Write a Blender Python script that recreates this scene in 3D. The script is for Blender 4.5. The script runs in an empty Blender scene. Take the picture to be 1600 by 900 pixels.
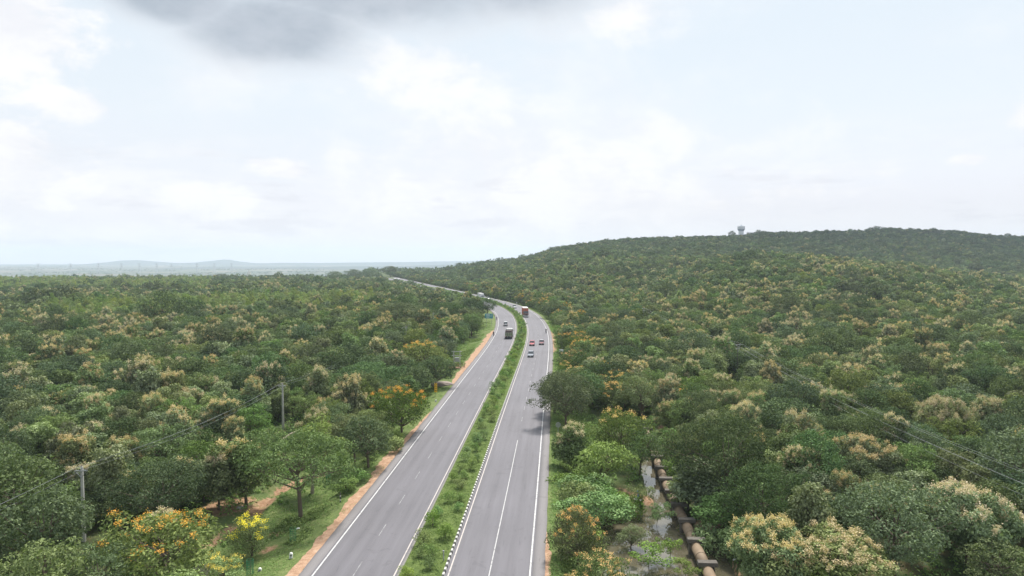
import bpy, math, random
import numpy as np
from mathutils import Vector, Matrix
R_ = math.radians
random.seed(7); rng = np.random.default_rng(7)
scene = bpy.context.scene
C = scene.collection
F = 1600 * 24 / 36.0; HC = 28.5; HY = 402.0
PITCH = math.atan((450 - HY) / F)

def at(px, py, z=0.0):
    xc = (px - 800) / F; yc = (450 - py) / F
    Y = math.cos(PITCH) + yc * math.sin(PITCH); Z = -math.sin(PITCH) + yc * math.cos(PITCH)
    t = (z - HC) / Z
    return Vector((xc * t, Y * t, z))

# ------------------------------------------------------------------ tagging
def tag(o, label=None, cat=None, group=None, kind=None):
    if label: o['label'] = label
    if cat: o['category'] = cat
    if group: o['group'] = group
    if kind: o['kind'] = kind
    return o
def empty(name, loc, rz=0.0, label=None, cat=None, group=None):
    o = bpy.data.objects.new(name, None); C.objects.link(o)
    o.empty_display_size = 0.3
    o.location = loc; o.rotation_euler = (0, 0, rz)
    return tag(o, label, cat, group)
def link(name, me, parent=None):
    o = bpy.data.objects.new(name, me); C.objects.link(o)
    if parent is not None: o.parent = parent
    return o
def copy_tree(o, parent=None):
    c = o.copy(); C.objects.link(c)
    c.parent = parent
    for ch in o.children: copy_tree(ch, c)
    return c

# ------------------------------------------------------------------ materials
MATS = {}
def newmat(name):
    m = bpy.data.materials.new(name); m.use_nodes = True
    nt = m.node_tree; nt.nodes.clear()
    out = nt.nodes.new('ShaderNodeOutputMaterial'); MATS[name] = m
    return m, nt, out
def N(nt, t, **kw):
    n = nt.nodes.new(t)
    for k, v in kw.items():
        if k in ('op',): n.operation = v
        else: setattr(n, k, v)
    return n
def L(nt, a, b): nt.links.new(a, b)
def val(nt, sock, v):
    if hasattr(v, 'is_output') or isinstance(v, bpy.types.NodeSocket): L(nt, v, sock)
    else: sock.default_value = v
def math_(nt, op, a, b=0.0, c=0.0, clamp=False):
    n = nt.nodes.new('ShaderNodeMath'); n.operation = op; n.use_clamp = clamp
    val(nt, n.inputs[0], a); val(nt, n.inputs[1], b); val(nt, n.inputs[2], c)
    return n.outputs[0]
def mix(nt, f, a, b, mode='MIX'):
    n = nt.nodes.new('ShaderNodeMix'); n.data_type = 'RGBA'; n.blend_type = mode
    val(nt, n.inputs[0], f)
    val(nt, n.inputs[6], a if not isinstance(a, tuple) else (*a, 1)[:4])
    val(nt, n.inputs[7], b if not isinstance(b, tuple) else (*b, 1)[:4])
    return n.outputs[2]
def ramp(nt, f, stops):
    n = nt.nodes.new('ShaderNodeValToRGB'); L(nt, f, n.inputs[0])
    cr = n.color_ramp
    while len(cr.elements) < len(stops): cr.elements.new(0.5)
    for e, (p, c) in zip(cr.elements, stops):
        e.position = p; e.color = (*c, 1) if len(c) == 3 else c
    return n.outputs[0]
def noise(nt, vec, scale, detail=3, rough=0.55, dist=0.0):
    n = nt.nodes.new('ShaderNodeTexNoise'); L(nt, vec, n.inputs['Vector'])
    n.inputs['Scale'].default_value = scale; n.inputs['Detail'].default_value = detail
    n.inputs['Roughness'].default_value = rough; n.inputs['Distortion'].default_value = dist
    return n.outputs['Fac']
def smooth(nt, x, a, b):
    n = nt.nodes.new('ShaderNodeMapRange'); n.interpolation_type = 'SMOOTHSTEP'
    val(nt, n.inputs[0], x); n.inputs[1].default_value = a; n.inputs[2].default_value = b
    n.inputs[3].default_value = 0; n.inputs[4].default_value = 1
    return n.outputs[0]
def pos(nt): return nt.nodes.new('ShaderNodeNewGeometry').outputs['Position']
def objco(nt): return nt.nodes.new('ShaderNodeTexCoord').outputs['Object']

def plain(name, col, rough=0.6, metal=0.0, spec=0.4, var=0.12, scale=6.0, coat=0.0):
    m, nt, out = newmat(name)
    b = nt.nodes.new('ShaderNodeBsdfPrincipled')
    n = noise(nt, objco(nt), scale, 4)
    c = mix(nt, n, tuple(max(0, x * (1 - var)) for x in col), tuple(min(1, x * (1 + var)) for x in col))
    L(nt, c, b.inputs['Base Color'])
    b.inputs['Roughness'].default_value = rough; b.inputs['Metallic'].default_value = metal
    b.inputs['Specular IOR Level'].default_value = spec; b.inputs['Coat Weight'].default_value = coat
    L(nt, b.outputs[0], out.inputs[0]); return m

def leafmat(name, dark, mid, light, trans=0.2, rnd=0.35, hue=0.03):
    """leaf albedo differs leaf to leaf (tint) and tree to tree (object random)"""
    m, nt, out = newmat(name)
    a = N(nt, 'ShaderNodeAttribute', attribute_name='tint')
    c = ramp(nt, a.outputs['Fac'], [(0.0, dark), (0.5, mid), (1.0, light)])
    oi = nt.nodes.new('ShaderNodeObjectInfo')
    h = nt.nodes.new('ShaderNodeHueSaturation')
    L(nt, c, h.inputs['Color'])
    r2 = math_(nt, 'FRACT', math_(nt, 'MULTIPLY', oi.outputs['Random'], 7.31))
    r3 = math_(nt, 'FRACT', math_(nt, 'MULTIPLY', oi.outputs['Random'], 13.7))
    L(nt, math_(nt, 'MULTIPLY_ADD', oi.outputs['Random'], 2 * hue, 0.490 - hue), h.inputs['Hue'])
    L(nt, math_(nt, 'MULTIPLY_ADD', r2, 0.32, 0.64), h.inputs['Saturation'])
    L(nt, math_(nt, 'MULTIPLY_ADD', r3, 2 * rnd, 1.22 - rnd), h.inputs['Value'])
    d = nt.nodes.new('ShaderNodeBsdfDiffuse'); L(nt, h.outputs[0], d.inputs[0])
    t = nt.nodes.new('ShaderNodeBsdfTranslucent')
    L(nt, mix(nt, 1.0, h.outputs[0], (1.1, 1.25, 0.6), 'MULTIPLY'), t.inputs[0])
    ms = nt.nodes.new('ShaderNodeMixShader'); ms.inputs[0].default_value = trans
    L(nt, d.outputs[0], ms.inputs[1]); L(nt, t.outputs[0], ms.inputs[2])
    L(nt, ms.outputs[0], out.inputs[0]); return m

LEAF = {
 'teak': leafmat('teak_leaf', (0.085, 0.122, 0.040), (0.155, 0.210, 0.076), (0.280, 0.340, 0.155), rnd=0.3),
 'dark': leafmat('dark_leaf', (0.040, 0.070, 0.028), (0.080, 0.126, 0.050), (0.145, 0.205, 0.085), rnd=0.33),
 'acacia': leafmat('acacia_leaf', (0.062, 0.102, 0.028), (0.118, 0.178, 0.050), (0.195, 0.270, 0.082), rnd=0.28),
 'cassia': leafmat('cassia_leaf', (0.050, 0.085, 0.022), (0.095, 0.150, 0.034), (0.170, 0.250, 0.052), rnd=0.25),
 'euca': leafmat('plantation_leaf', (0.105, 0.155, 0.038), (0.190, 0.265, 0.064), (0.290, 0.375, 0.105), rnd=0.25),
 'bright': leafmat('bright_leaf', (0.075, 0.145, 0.024), (0.140, 0.250, 0.045), (0.235, 0.370, 0.075), rnd=0.22),
 'weed': leafmat('weed_leaf', (0.070, 0.125, 0.030), (0.125, 0.215, 0.048), (0.210, 0.310, 0.085), rnd=0.2),
}
FLOWER = {
 'tan': leafmat('teak_blossom', (0.36, 0.28, 0.125), (0.50, 0.40, 0.195), (0.64, 0.53, 0.29), trans=0.2, rnd=0.2, hue=0.008),
 'orange': leafmat('orange_blossom', (0.45, 0.24, 0.04), (0.70, 0.38, 0.03), (0.85, 0.58, 0.07), trans=0.2, rnd=0.15, hue=0.015),
 'yellow': leafmat('yellow_blossom', (0.65, 0.52, 0.02), (0.82, 0.68, 0.03), (0.88, 0.80, 0.10), trans=0.2, rnd=0.1, hue=0.01),
}
M_BARK = plain('bark', (0.13, 0.10, 0.075), 0.95, var=0.35, scale=4)
M_PALEBARK = plain('pale_bark', (0.30, 0.26, 0.20), 0.95, var=0.3, scale=4)

# ------------------------------------------------------------------ mesh collector
class MB:
    def __init__(s): s.v = []; s.f = []; s.m = []
    def quad(s, pts, m=0):
        i = len(s.v); s.v += [tuple(p) for p in pts]; s.f.append(tuple(range(i, i + len(pts)))); s.m.append(m)
    def hexa(s, p, m=0):
        """8 corners: bottom 4 ccw, top 4 ccw"""
        i = len(s.v); s.v += [tuple(q) for q in p]
        for a in ((3, 2, 1, 0), (4, 5, 6, 7), (0, 1, 5, 4), (1, 2, 6, 5), (2, 3, 7, 6), (3, 0, 4, 7)):
            s.f.append(tuple(i + k for k in a)); s.m.append(m)
    def box(s, c, d, m=0, taper=1.0, tapy=None, rz=0.0):
        x, y, z = d[0] / 2, d[1] / 2, d[2] / 2; ty = taper if tapy is None else tapy
        p = [(-x, -y, -z), (x, -y, -z), (x, y, -z), (-x, y, -z), (-x * taper, -y * ty, z), (x * taper, -y * ty, z), (x * taper, y * ty, z), (-x * taper, y * ty, z)]
        cs, sn = math.cos(rz), math.sin(rz)
        s.hexa([(c[0] + a * cs - b * sn, c[1] + a * sn + b * cs, c[2] + q) for a, b, q in p], m)
    def tube(s, a, b, r0, r1=None, n=8, m=0, cap=True):
        r1 = r0 if r1 is None else r1
        a = Vector(a); b = Vector(b); d = (b - a).normalized()
        u = d.orthogonal().normalized(); w = d.cross(u)
        i = len(s.v)
        for p, r in ((a, r0), (b, r1)):
            for k in range(n):
                t = 2 * math.pi * k / n
                s.v.append(tuple(p + u * (math.cos(t) * r) + w * (math.sin(t) * r)))
        for k in range(n):
            s.f.append((i + k, i + (k + 1) % n, i + n + (k + 1) % n, i + n + k)); s.m.append(m)
        if cap:
            s.f.append(tuple(i + k for k in reversed(range(n)))); s.m.append(m)
            s.f.append(tuple(i + n + k for k in range(n))); s.m.append(m)
    def path(s, pts, rad, n=6, m=0):
        for k in range(len(pts) - 1):
            s.tube(pts[k], pts[k + 1], rad[k], rad[k + 1], n, m)
    def lathe(s, c, prof, n=20, m=0, axis='Z'):
        i = len(s.v)
        for (r, h) in prof:
            for k in range(n):
                t = 2 * math.pi * k / n
                q = (math.cos(t) * r, math.sin(t) * r, h)
                if axis == 'X': q = (h, q[0], q[1])
                if axis == 'Y': q = (q[0], h, q[1])
                s.v.append((c[0] + q[0], c[1] + q[1], c[2] + q[2]))
        for j in range(len(prof) - 1):
            for k in range(n):
                a = i + j * n + k; b = i + j * n + (k + 1) % n
                s.f.append((a, b, b + n, a + n)); s.m.append(m)
        s.f.append(tuple(i + k for k in reversed(range(n)))); s.m.append(m)
        e = i + (len(prof) - 1) * n
        s.f.append(tuple(e + k for k in range(n))); s.m.append(m)
    def prism(s, prof, w0, w1=None, m=0, axis='X'):
        """side profile [(y,z)] extruded along x from -w/2 to w/2 (w may be given per point)"""
        n = len(prof); w = [w0] * n if not isinstance(w0, (list, tuple)) else w0
        i = len(s.v)
        s.v += [(-w[k] / 2, prof[k][0], prof[k][1]) for k in range(n)] + [(w[k] / 2, prof[k][0], prof[k][1]) for k in range(n)]
        s.f.append(tuple(i + k for k in range(n))); s.m.append(m)
        s.f.append(tuple(i + n + k for k in reversed(range(n)))); s.m.append(m)
        for k in range(n):
            q = (k + 1) % n
            s.f.append((i + k, i + n + k, i + n + q, i + q)); s.m.append(m)
    def mesh(s, name, mats, smooth_=False, bevel=0):
        me = bpy.data.meshes.new(name); me.from_pydata(s.v, [], s.f)
        for m in (mats if isinstance(mats, (list, tuple)) else [mats]): me.materials.append(m)
        if len(me.materials) > 1: me.polygons.foreach_set('material_index', s.m)
        import bmesh
        bm = bmesh.new(); bm.from_mesh(me)
        if bevel:
            bmesh.ops.bevel(bm, geom=bm.edges[:], offset=bevel, segments=2, affect='EDGES', clamp_overlap=True)
        bmesh.ops.recalc_face_normals(bm, faces=bm.faces[:]); bm.to_mesh(me); bm.free()
        if smooth_:
            me.polygons.foreach_set('use_smooth', [True] * len(me.polygons))
        me.update(); return me
    def build(s, name, mats, parent=None, **k): return link(name, s.mesh(name, mats, **k), parent)

# ------------------------------------------------------------------ foliage
def leaf_mesh(name, cen, nor, size, aspect, mat, tint=None, droop=0.0):
    """one kite-shaped leaf per centre"""
    n = len(cen)
    nor = nor / (np.linalg.norm(nor, axis=1, keepdims=True) + 1e-9)
    ref = rng.normal(size=(n, 3)); ref[:, 2] -= droop
    t = ref - (ref * nor).sum(1, keepdims=True) * nor; t /= (np.linalg.norm(t, axis=1, keepdims=True) + 1e-9)
    b = np.cross(nor, t)
    sz = (size * rng.uniform(0.65, 1.3, n))[:, None]
    fold = nor * sz * 0.12
    v = np.empty((n, 4, 3))
    v[:, 0] = cen - t * sz * 0.5
    v[:, 1] = cen + b * sz * 0.5 * aspect + fold
    v[:, 2] = cen + t * sz * 0.5
    v[:, 3] = cen - b * sz * 0.5 * aspect + fold
    me = bpy.data.meshes.new(name)
    me.vertices.add(n * 4); me.vertices.foreach_set('co', v.reshape(-1))
    me.loops.add(n * 4); me.loops.foreach_set('vertex_index', np.arange(n * 4, dtype=np.int32))
    me.polygons.add(n); me.polygons.foreach_set('loop_start', np.arange(0, n * 4, 4, dtype=np.int32))
    me.materials.append(mat)
    at_ = me.attributes.new('tint', 'FLOAT', 'FACE')
    if tint is None: tint = rng.beta(2, 2, n)
    at_.data.foreach_set('value', np.clip(tint, 0, 1).astype(np.float32))
    me.update(calc_edges=True); return me

KIND = {
 #            D    H   base  nclump rc    leaf  N     droop leafkey flower
 'teak':   dict(D=5.0, H=8.2, base=2.2, nc=34, rc=(.7, 1.1), leaf=.38, n=5400, asp=.62, droop=1.0, mat='teak', shape='column'),
 'bigteak': dict(D=8.0, H=8.0, base=1.6, nc=64, rc=(.7, 1.1), leaf=.33, n=12500, asp=.6, droop=1.0, mat='teak', shape='dome'),
 'dark':   dict(D=7.0, H=8.0, base=2.0, nc=46, rc=(.8, 1.25), leaf=.33, n=5600, asp=.5, droop=.2, mat='dark', shape='dome'),
 'acacia': dict(D=7.4, H=7.6, base=2.4, nc=40, rc=(.75, 1.15), leaf=.34, n=4200, asp=.45, droop=.3, mat='acacia', shape='layer'),
 'cassia': dict(D=7.2, H=6.4, base=1.4, nc=44, rc=(.75, 1.15), leaf=.33, n=5200, asp=.45, droop=.3, mat='cassia', shape='dome'),
 'euca':   dict(D=3.6, H=9.0, base=3.6, nc=22, rc=(.55, .85), leaf=.28, n=2600, asp=.4, droop=.8, mat='euca', shape='column'),
 'umbrella': dict(D=13.5, H=9.6, base=4.2, nc=95, rc=(.85, 1.3), leaf=.34, n=9500, asp=.45, droop=.2, mat='acacia', shape='umbrella'),
 'bigdark': dict(D=11.0, H=11.0, base=3.2, nc=90, rc=(.9, 1.4), leaf=.34, n=11000, asp=.5, droop=.3, mat='dark', shape='dome'),
 'bright': dict(D=5.6, H=5.4, base=.9, nc=40, rc=(.6, .95), leaf=.32, n=4600, asp=.55, droop=.3, mat='bright', shape='dome'),
 'sapling': dict(D=2.6, H=3.4, base=1.5, nc=14, rc=(.3, .5), leaf=.22, n=1000, asp=.5, droop=.4, mat='bright', shape='dome'),
 'bush':   dict(D=2.6, H=1.9, base=.1, nc=16, rc=(.35, .6), leaf=.22, n=1600, asp=.5, droop=.2, mat='weed', shape='dome'),
 'tecoma': dict(D=4.2, H=4.3, base=.5, nc=34, rc=(.4, .7), leaf=.2, n=3800, asp=.45, droop=.2, mat='bright', shape='column'),
 'median': dict(D=.95, H=1.3, base=.08, nc=12, rc=(.26, .36), leaf=.14, n=900, asp=.45, droop=-.4, mat='bright', shape='dome'),
}
LOD = {'hi': (1.0, 1.0), 'mid': (0.6, 1.27), 'low': (0.13, 2.55)}
def gen_tree(kind, lod, flower=None, fdens=1.0, seed=0):
    k = KIND[kind]; cf, sf = LOD[lod]
    rg = np.random.default_rng(seed * 977 + len(kind))
    rad = k['D'] / 2; hz = (k['H'] - k['base']) / 2; cz = k['base'] + hz
    nc = k['nc'] if lod != 'low' else max(10, int(k['nc'] * .6))
    cs = []
    lean = rg.normal(0, .25, 2)
    bumps = [(rg.uniform(0, 6.28), rg.uniform(.12, .3), rg.integers(2, 5)) for _ in range(3)]
    tries = 0
    while len(cs) < nc and tries < 6000:
        tries += 1
        a = rg.uniform(0, 2 * math.pi)
        lob = 1 + sum(A * math.sin(f * a + p) for p, A, f in bumps)
        if k['shape'] == 'column':
            zz = rg.uniform(-1, 1); rr = rad * (0.92 - 0.35 * max(zz, 0) - 0.25 * max(-zz - .3, 0)) * lob * math.sqrt(rg.uniform(.15, 1))
        elif k['shape'] == 'dome':
            zz = rg.uniform(-.75, 1) ; rr = rad * math.sqrt(max(0, 1 - zz * zz)) * lob * rg.uniform(.62, 1) ** .6
            if rg.uniform() < .12: rr *= 1.22
        elif k['shape'] == 'layer':
            zz = rg.choice([-.55, -.1, .35, .8]) + rg.normal(0, .12); rr = rad * math.sqrt(max(0.05, 1 - (zz * .85) ** 2)) * lob * math.sqrt(rg.uniform(.1, 1))
        else:
            rr0 = math.sqrt(rg.uniform(0, 1)); zz = .75 * (1 - rr0 ** 2) - .15 + rg.normal(0, .18); rr = rad * rr0 * lob
        p = np.array([lean[0] * (zz + 1) + rr * math.cos(a), lean[1] * (zz + 1) + rr * math.sin(a), cz + hz * zz * .85])
        rc = rg.uniform(*k['rc'])
        if any(np.linalg.norm(p - q[:3]) < .75 * (rc + q[3]) * .8 for q in cs) and tries < 3000: continue
        cs.append(np.array([*p, rc]))
    cs = np.array(cs)
    # leaves: on the shells of the clumps, facing mostly up and outward
    n = max(60, int(k['n'] * cf))
    w = cs[:, 3] ** 2; idx = rg.choice(len(cs), n, p=w / w.sum())
    d = rg.normal(size=(n, 3)); d[:, 2] += .35; d /= np.linalg.norm(d, axis=1, keepdims=True)
    rr = rg.uniform(.62, 1.08, n)[:, None] * cs[idx, 3:4]
    sq = np.array([1.15, 1.15, .72 if k['shape'] in ('layer', 'umbrella') else .9])
    cen = cs[idx, :3] + d * rr * sq
    cen[:, 2] = np.maximum(cen[:, 2], .05)
    nor = d * .8 + rg.normal(size=(n, 3)) * .55 + np.array([0, 0, .45])
    ctint = rg.uniform(-.22, .22, len(cs))
    tint = np.clip(rg.beta(2.2, 2.2, n) + ctint[idx], 0, 1)
    crown = leaf_mesh(kind + '_crown', cen, nor, k['leaf'] * sf, k['asp'], LEAF[k['mat']], tint, k['droop'])
    # trunk and limbs
    mb = MB()
    tr = 0.055 * math.sqrt(k['D'] * k['H'] / 6) * (.85 if k['D'] > 9 else 1)
    if kind in ('median', 'bush', 'sapling'): tr = .025
    top = np.array([lean[0], lean[1], cz + hz * (.5 if kind in ('euca', 'teak') else .05)])
    fork = np.array([lean[0] * .3, lean[1] * .3, max(k['base'] * .75, .12)])
    sd = 7 if lod == 'hi' else 4
    if lod != 'low':
        mb.path([(0, 0, -.5), (0, 0, .1), tuple(fork), tuple(top)], [tr * 1.7, tr * 1.25, tr, tr * .45], sd)
        order = np.argsort(-cs[:, 3])[: (26 if lod == 'hi' else 8)]
        for j in order:
            e = cs[j, :3]; s0 = fork + (top - fork) * rg.uniform(0, .85)
            if e[2] < s0[2] + .2: s0 = fork
            m_ = (s0 + e) / 2 + np.array([0, 0, -.12 * rad * .3]) + rg.normal(0, .12, 3)
            mb.path([tuple(s0), tuple(m_), tuple(e)], [tr * .55, tr * .34, tr * .14], 5 if lod == 'hi' else 3)
    else:
        mb.path([(0, 0, -.5), tuple(fork), tuple(top)], [tr * 1.5, tr, tr * .5], 4)
    trunk = mb.mesh(kind + '_trunk', M_PALEBARK if kind in ('euca',) else M_BARK)
    fl = None
    if flower:
        topness = cs[:, 2] + .35 * cs[:, 3] + rg.normal(0, .5 if flower != 'tan' else .35, len(cs))
        m_ = max(1, int(len(cs) * (.5 if flower == 'tan' else .42) * fdens))
        pick = np.argsort(-topness)[:m_]
        P = []; NN = []
        for j in pick:
            for _ in range(3 if flower == 'tan' else 2):
                dd = rg.normal(size=3); dd[2] = abs(dd[2]) + .8; dd /= np.linalg.norm(dd)
                c0 = cs[j, :3] + dd * cs[j, 3] * (1.14 if flower == 'tan' else 1.02)
                q = int((64 if flower == 'tan' else 34) * (cf ** .75)) + 3
                s_ = np.array([.27, .27, .34]) if flower == 'tan' else np.array([.30, .30, .2])
                P.append(c0 + rg.normal(size=(q, 3)) * s_ * .62); NN.append(rg.normal(size=(q, 3)) + dd * .8)
        fl = leaf_mesh(kind + '_flower_mesh', np.concatenate(P), np.concatenate(NN), (.165 if flower == 'tan' else .13) * sf ** .85, .7, FLOWER[flower])
    return trunk, crown, fl
CACHE = {}
def tree_meshes(kind, lod, flower, fd, seed):
    key = (kind, lod, flower, fd, seed)
    if key not in CACHE: CACHE[key] = gen_tree(kind, lod, flower, fd, seed)
    return CACHE[key]
NAME = {'teak': 'teak_tree', 'bigteak': 'teak_tree', 'dark': 'broadleaf_tree', 'acacia': 'acacia_tree', 'cassia': 'cassia_tree', 'euca': 'plantation_tree',
        'umbrella': 'umbrella_tree', 'bigdark': 'shade_tree', 'bright': 'bushy_tree', 'sapling': 'sapling', 'bush': 'bush', 'tecoma': 'flowering_shrub', 'median': 'median_shrub'}
CAT = {'bush': 'bush', 'tecoma': 'shrub', 'median': 'shrub', 'sapling': 'sapling'}
def put_tree(kind, lod, flower, fd, seed, loc, sc, rz, label, group=None):
    t, c, f = tree_meshes(kind, lod, flower, fd, seed)
    e = empty(NAME[kind], loc, rz, label, CAT.get(kind, 'tree'), group); e.scale = sc
    link('stem' if kind in ('median', 'bush', 'tecoma') else 'trunk', t, e)
    link('foliage' if kind in ('median', 'bush', 'tecoma') else 'crown', c, e)
    if f: link('blossom', f, e)
    return e
# ------------------------------------------------------------------ value noise (numpy)
_P = np.random.default_rng(3).random((256, 256))
def vnoise(x, y):
    xi = np.floor(x).astype(int); yi = np.floor(y).astype(int); fx = x - xi; fy = y - yi
    fx = fx * fx * (3 - 2 * fx); fy = fy * fy * (3 - 2 * fy)
    g = lambda a, b: _P[a & 255, b & 255]
    return (g(xi, yi) * (1 - fx) + g(xi + 1, yi) * fx) * (1 - fy) + (g(xi, yi + 1) * (1 - fx) + g(xi + 1, yi + 1) * fx) * fy
def fbm(x, y, o=4):
    s = 0; a = .5
    for i in range(o): s = s + a * (vnoise(x * 2 ** i + 17 * i, y * 2 ** i + 31 * i) - .5); a *= .5
    return s
def sst(x, a, b):
    t = np.clip((x - a) / (b - a), 0, 1); return t * t * (3 - 2 * t)

# ------------------------------------------------------------------ highway centre line  X = f(Y)
CY = np.array([-60, 0, 61, 80, 118, 155, 192, 220, 258, 285, 310, 345, 395, 434, 475, 540, 608, 724, 894, 1100, 1400, 1800])
CX = np.array([-15.6, -12, -8.1, -6.8, -4.4, -1.95, .55, 2.3, 3.9, 4.1, 3.7, 2.0, -4.3, -13.6, -25.5, -44.5, -65, -101, -153, -215, -300, -400])
YY = np.arange(-60, 1800, 2.0)
_x = np.interp(YY, CY, CX)
ker = np.hanning(31); ker /= ker.sum()
_x = np.convolve(np.pad(_x, 15, mode='edge'), ker, 'valid')
_x[:16] = np.interp(YY[:16], CY, CX)
_dx = np.gradient(_x, YY); _s = np.concatenate([[0], np.cumsum(np.hypot(np.diff(_x), 2.0))])
def cx(Y): return np.interp(Y, YY, _x)
def cslope(Y): return np.interp(Y, YY, _dx)
def off(x, Y): return (x - cx(Y)) / np.sqrt(1 + cslope(Y) ** 2)
def road_pt(Y, o):
    """point at lateral offset o from the centre line abreast of Y"""
    sl = cslope(Y); q = np.sqrt(1 + sl * sl)
    return cx(Y) + o / q, Y - o * sl / q
def s_of(Y): return np.interp(Y, YY, _s)
def Y_of(s): return np.interp(s, _s, YY)

# ------------------------------------------------------------------ terrain
PIPE_Y = np.array([40, 66, 77, 93, 107, 115, 134.5, 160, 200.]); PIPE_X = np.array([17.4, 19.1, 19.9, 20.9, 22.4, 23.3, 25.4, 28.4, 33.])
def pipex(Y): return np.interp(Y, PIPE_Y, PIPE_X)
T_px = [-400, 0, 400, 560, 620, 660, 700, 760, 820, 880, 940, 1000, 1080, 1150, 1200, 1300, 1400, 1500, 1600, 1750, 2100]
T_py = [438, 437, 433, 433, 433, 427, 419, 409, 401, 386, 378, 373, 371, 368, 364, 361, 359, 362, 372, 392, 420]
T_Yr = [1000, 1000, 1000, 1000, 1020, 1040, 1050, 1050, 1050, 1050, 1050, 1050, 1050, 1080, 1100, 1150, 1150, 1150, 1150, 1150, 1150]
S_px = [1000, 1080, 1130, 1180, 1240, 1300, 1400, 1500, 1600, 1750, 2100]; S_py = [440, 416, 403, 398, 396, 399, 410, 423, 437, 452, 470]
GULLY = [at(*p, -1.3).xy for p in ((318, 850), (360, 828), (400, 800), (425, 770), (470, 748), (540, 735))]
def pond_mask(x, Y):
    pxx = pipex(Y); n = fbm(x * .22, Y * .22, 3) * 2.2
    a = ((x - (pxx - 5.2)) / 5.2) ** 2 + ((Y - 71) / 18) ** 2          # wide part
    b = ((x - (pxx - 1.2)) / 1.7) ** 2 + ((Y - 92) / 15) ** 2             # narrow part beside the pipe
    c = ((x - (pxx + 1.4)) / 1.7) ** 2 + ((Y - 66) / 11) ** 2             # sliver behind the pipe
    return np.maximum(np.maximum(1 - a, (1 - b)), 1 - c) + n * .5
def terrain(x, Y):
    x = np.asarray(x, float); Y = np.asarray(Y, float)
    o = off(x, Y); a = np.abs(o)
    Yp = np.maximum(Y, 30.); px = 800 + F * np.clip(x / Yp, -1.2, 1.3)
    verge = -0.10 - .25 * (a < 10.9)
    zl = -1.3 - 5.5 * sst(Y, 300, 950); zr = -2.3 + 1.0 * sst(Y, 120, 200)
    side = np.where(o < 0, zl, zr)
    k = sst(a, 11.6, np.where(o < 0, 19., 16.))
    z = verge * (1 - k) + side * k
    rough = fbm(x * .09, Y * .09, 4) * 1.3 + fbm(x * .5, Y * .5, 3) * .35
    z = z + rough * sst(a, 12, 22)
    # hill
    Yr = np.interp(px, T_px, T_Yr); top = np.interp(px, T_px, T_py)
    zc = HC + (HY - top) * Yr / F - 7.0
    t0 = np.interp(px, [500, 900, 1200, 1600], [.3, .26, .44, .5]); t = Yp / Yr
    up = sst(t, t0, 1.0); down = 1 - sst(t, 1.15, 2.1)
    hill = np.where(zc > 0, zc, 0) * np.where(t < 1, up ** .85, down)
    zs = np.maximum(HC + (HY - np.interp(px, S_px, S_py)) * 540 / F - 8, 0) * (px > 1000)
    spur = zs * np.where(Yp < 540, sst(Yp, 200, 540), 1 - sst(Yp, 545, 760))
    side_on = np.where(o > 0, sst(a, 14, 75), 0) * (Y > 30)
    hill = np.maximum(hill, spur) + .25 * np.minimum(hill, spur)
    hill = hill + fbm(x * .012 + 5, Y * .012, 4) * 9 * sst(hill, 3, 25)
    z = z + hill * side_on
    r = np.hypot(x, Y)
    z = z - 66 * sst(np.maximum(r, 0), 1050, 2500) * np.where(o > 0, sst(r, 1300, 2600), 1)
    z = np.where(r > 2000, z + fbm(x * .0006, Y * .0006, 3) * 9, z)
    # pond and pipe channel
    pm = pond_mask(x, Y)
    dip = sst(pm, -.25, .35) * (Y > 45) * (Y < 125) * (o > 11)
    z = z * (1 - dip) + (-3.35) * dip
    ch = np.exp(-((x - pipex(Y)) / 1.9) ** 2) * sst(Y, 40, 50) * (1 - sst(Y, 135, 160)) * (1 - dip)
    z = z * (1 - ch) + np.minimum(z, -2.75) * ch
    # eroded gully on the near verge
    g = gully_d(x, Y); z = z - .6 * np.exp(-(g / .8) ** 2) * (.6 + 1.6 * fbm(x * .3, Y * .3, 2))
    return z
def seg_d(x, y, pts):
    d = np.full(np.shape(x), 1e9)
    for (x0, y0), (x1, y1) in zip(pts[:-1], pts[1:]):
        vx, vy = x1 - x0, y1 - y0
        t = np.clip(((x - x0) * vx + (y - y0) * vy) / (vx * vx + vy * vy), 0, 1)
        d = np.minimum(d, np.hypot(x - x0 - t * vx, y - y0 - t * vy))
    return d
def gully_d(x, y): return seg_d(x, y, GULLY)
def tz(x, y): return float(terrain(np.array([x]), np.array([y]))[0])

def grid_mesh(name, X, Y_, Z, mat, attrs=None, smooth_=True, wrap=False):
    nr, nc = X.shape
    v = np.stack([X, Y_, Z], -1).reshape(-1, 3)
    i = np.arange(nr * nc).reshape(nr, nc)
    if wrap: i = np.concatenate([i, i[:, :1]], 1)
    q = np.stack([i[:-1, :-1], i[:-1, 1:], i[1:, 1:], i[1:, :-1]], -1).reshape(-1, 4)
    me = bpy.data.meshes.new(name)
    me.vertices.add(len(v)); me.vertices.foreach_set('co', v.reshape(-1))
    me.loops.add(len(q) * 4); me.loops.foreach_set('vertex_index', q.reshape(-1).astype(np.int32))
    me.polygons.add(len(q)); me.polygons.foreach_set('loop_start', np.arange(0, len(q) * 4, 4, dtype=np.int32))
    me.materials.append(mat)
    for k, a in (attrs or {}).items():
        t = me.attributes.new(k, 'FLOAT', 'POINT'); t.data.foreach_set('value', np.asarray(a, np.float32).reshape(-1))
    me.polygons.foreach_set('use_smooth', [smooth_] * len(q))
    me.update(calc_edges=True)
    if len(q):
        me.calc_loop_triangles()
        nz = me.polygons[len(q) // 2].normal.z
        if nz < 0: me.flip_normals()
    return link(name, me)

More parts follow.
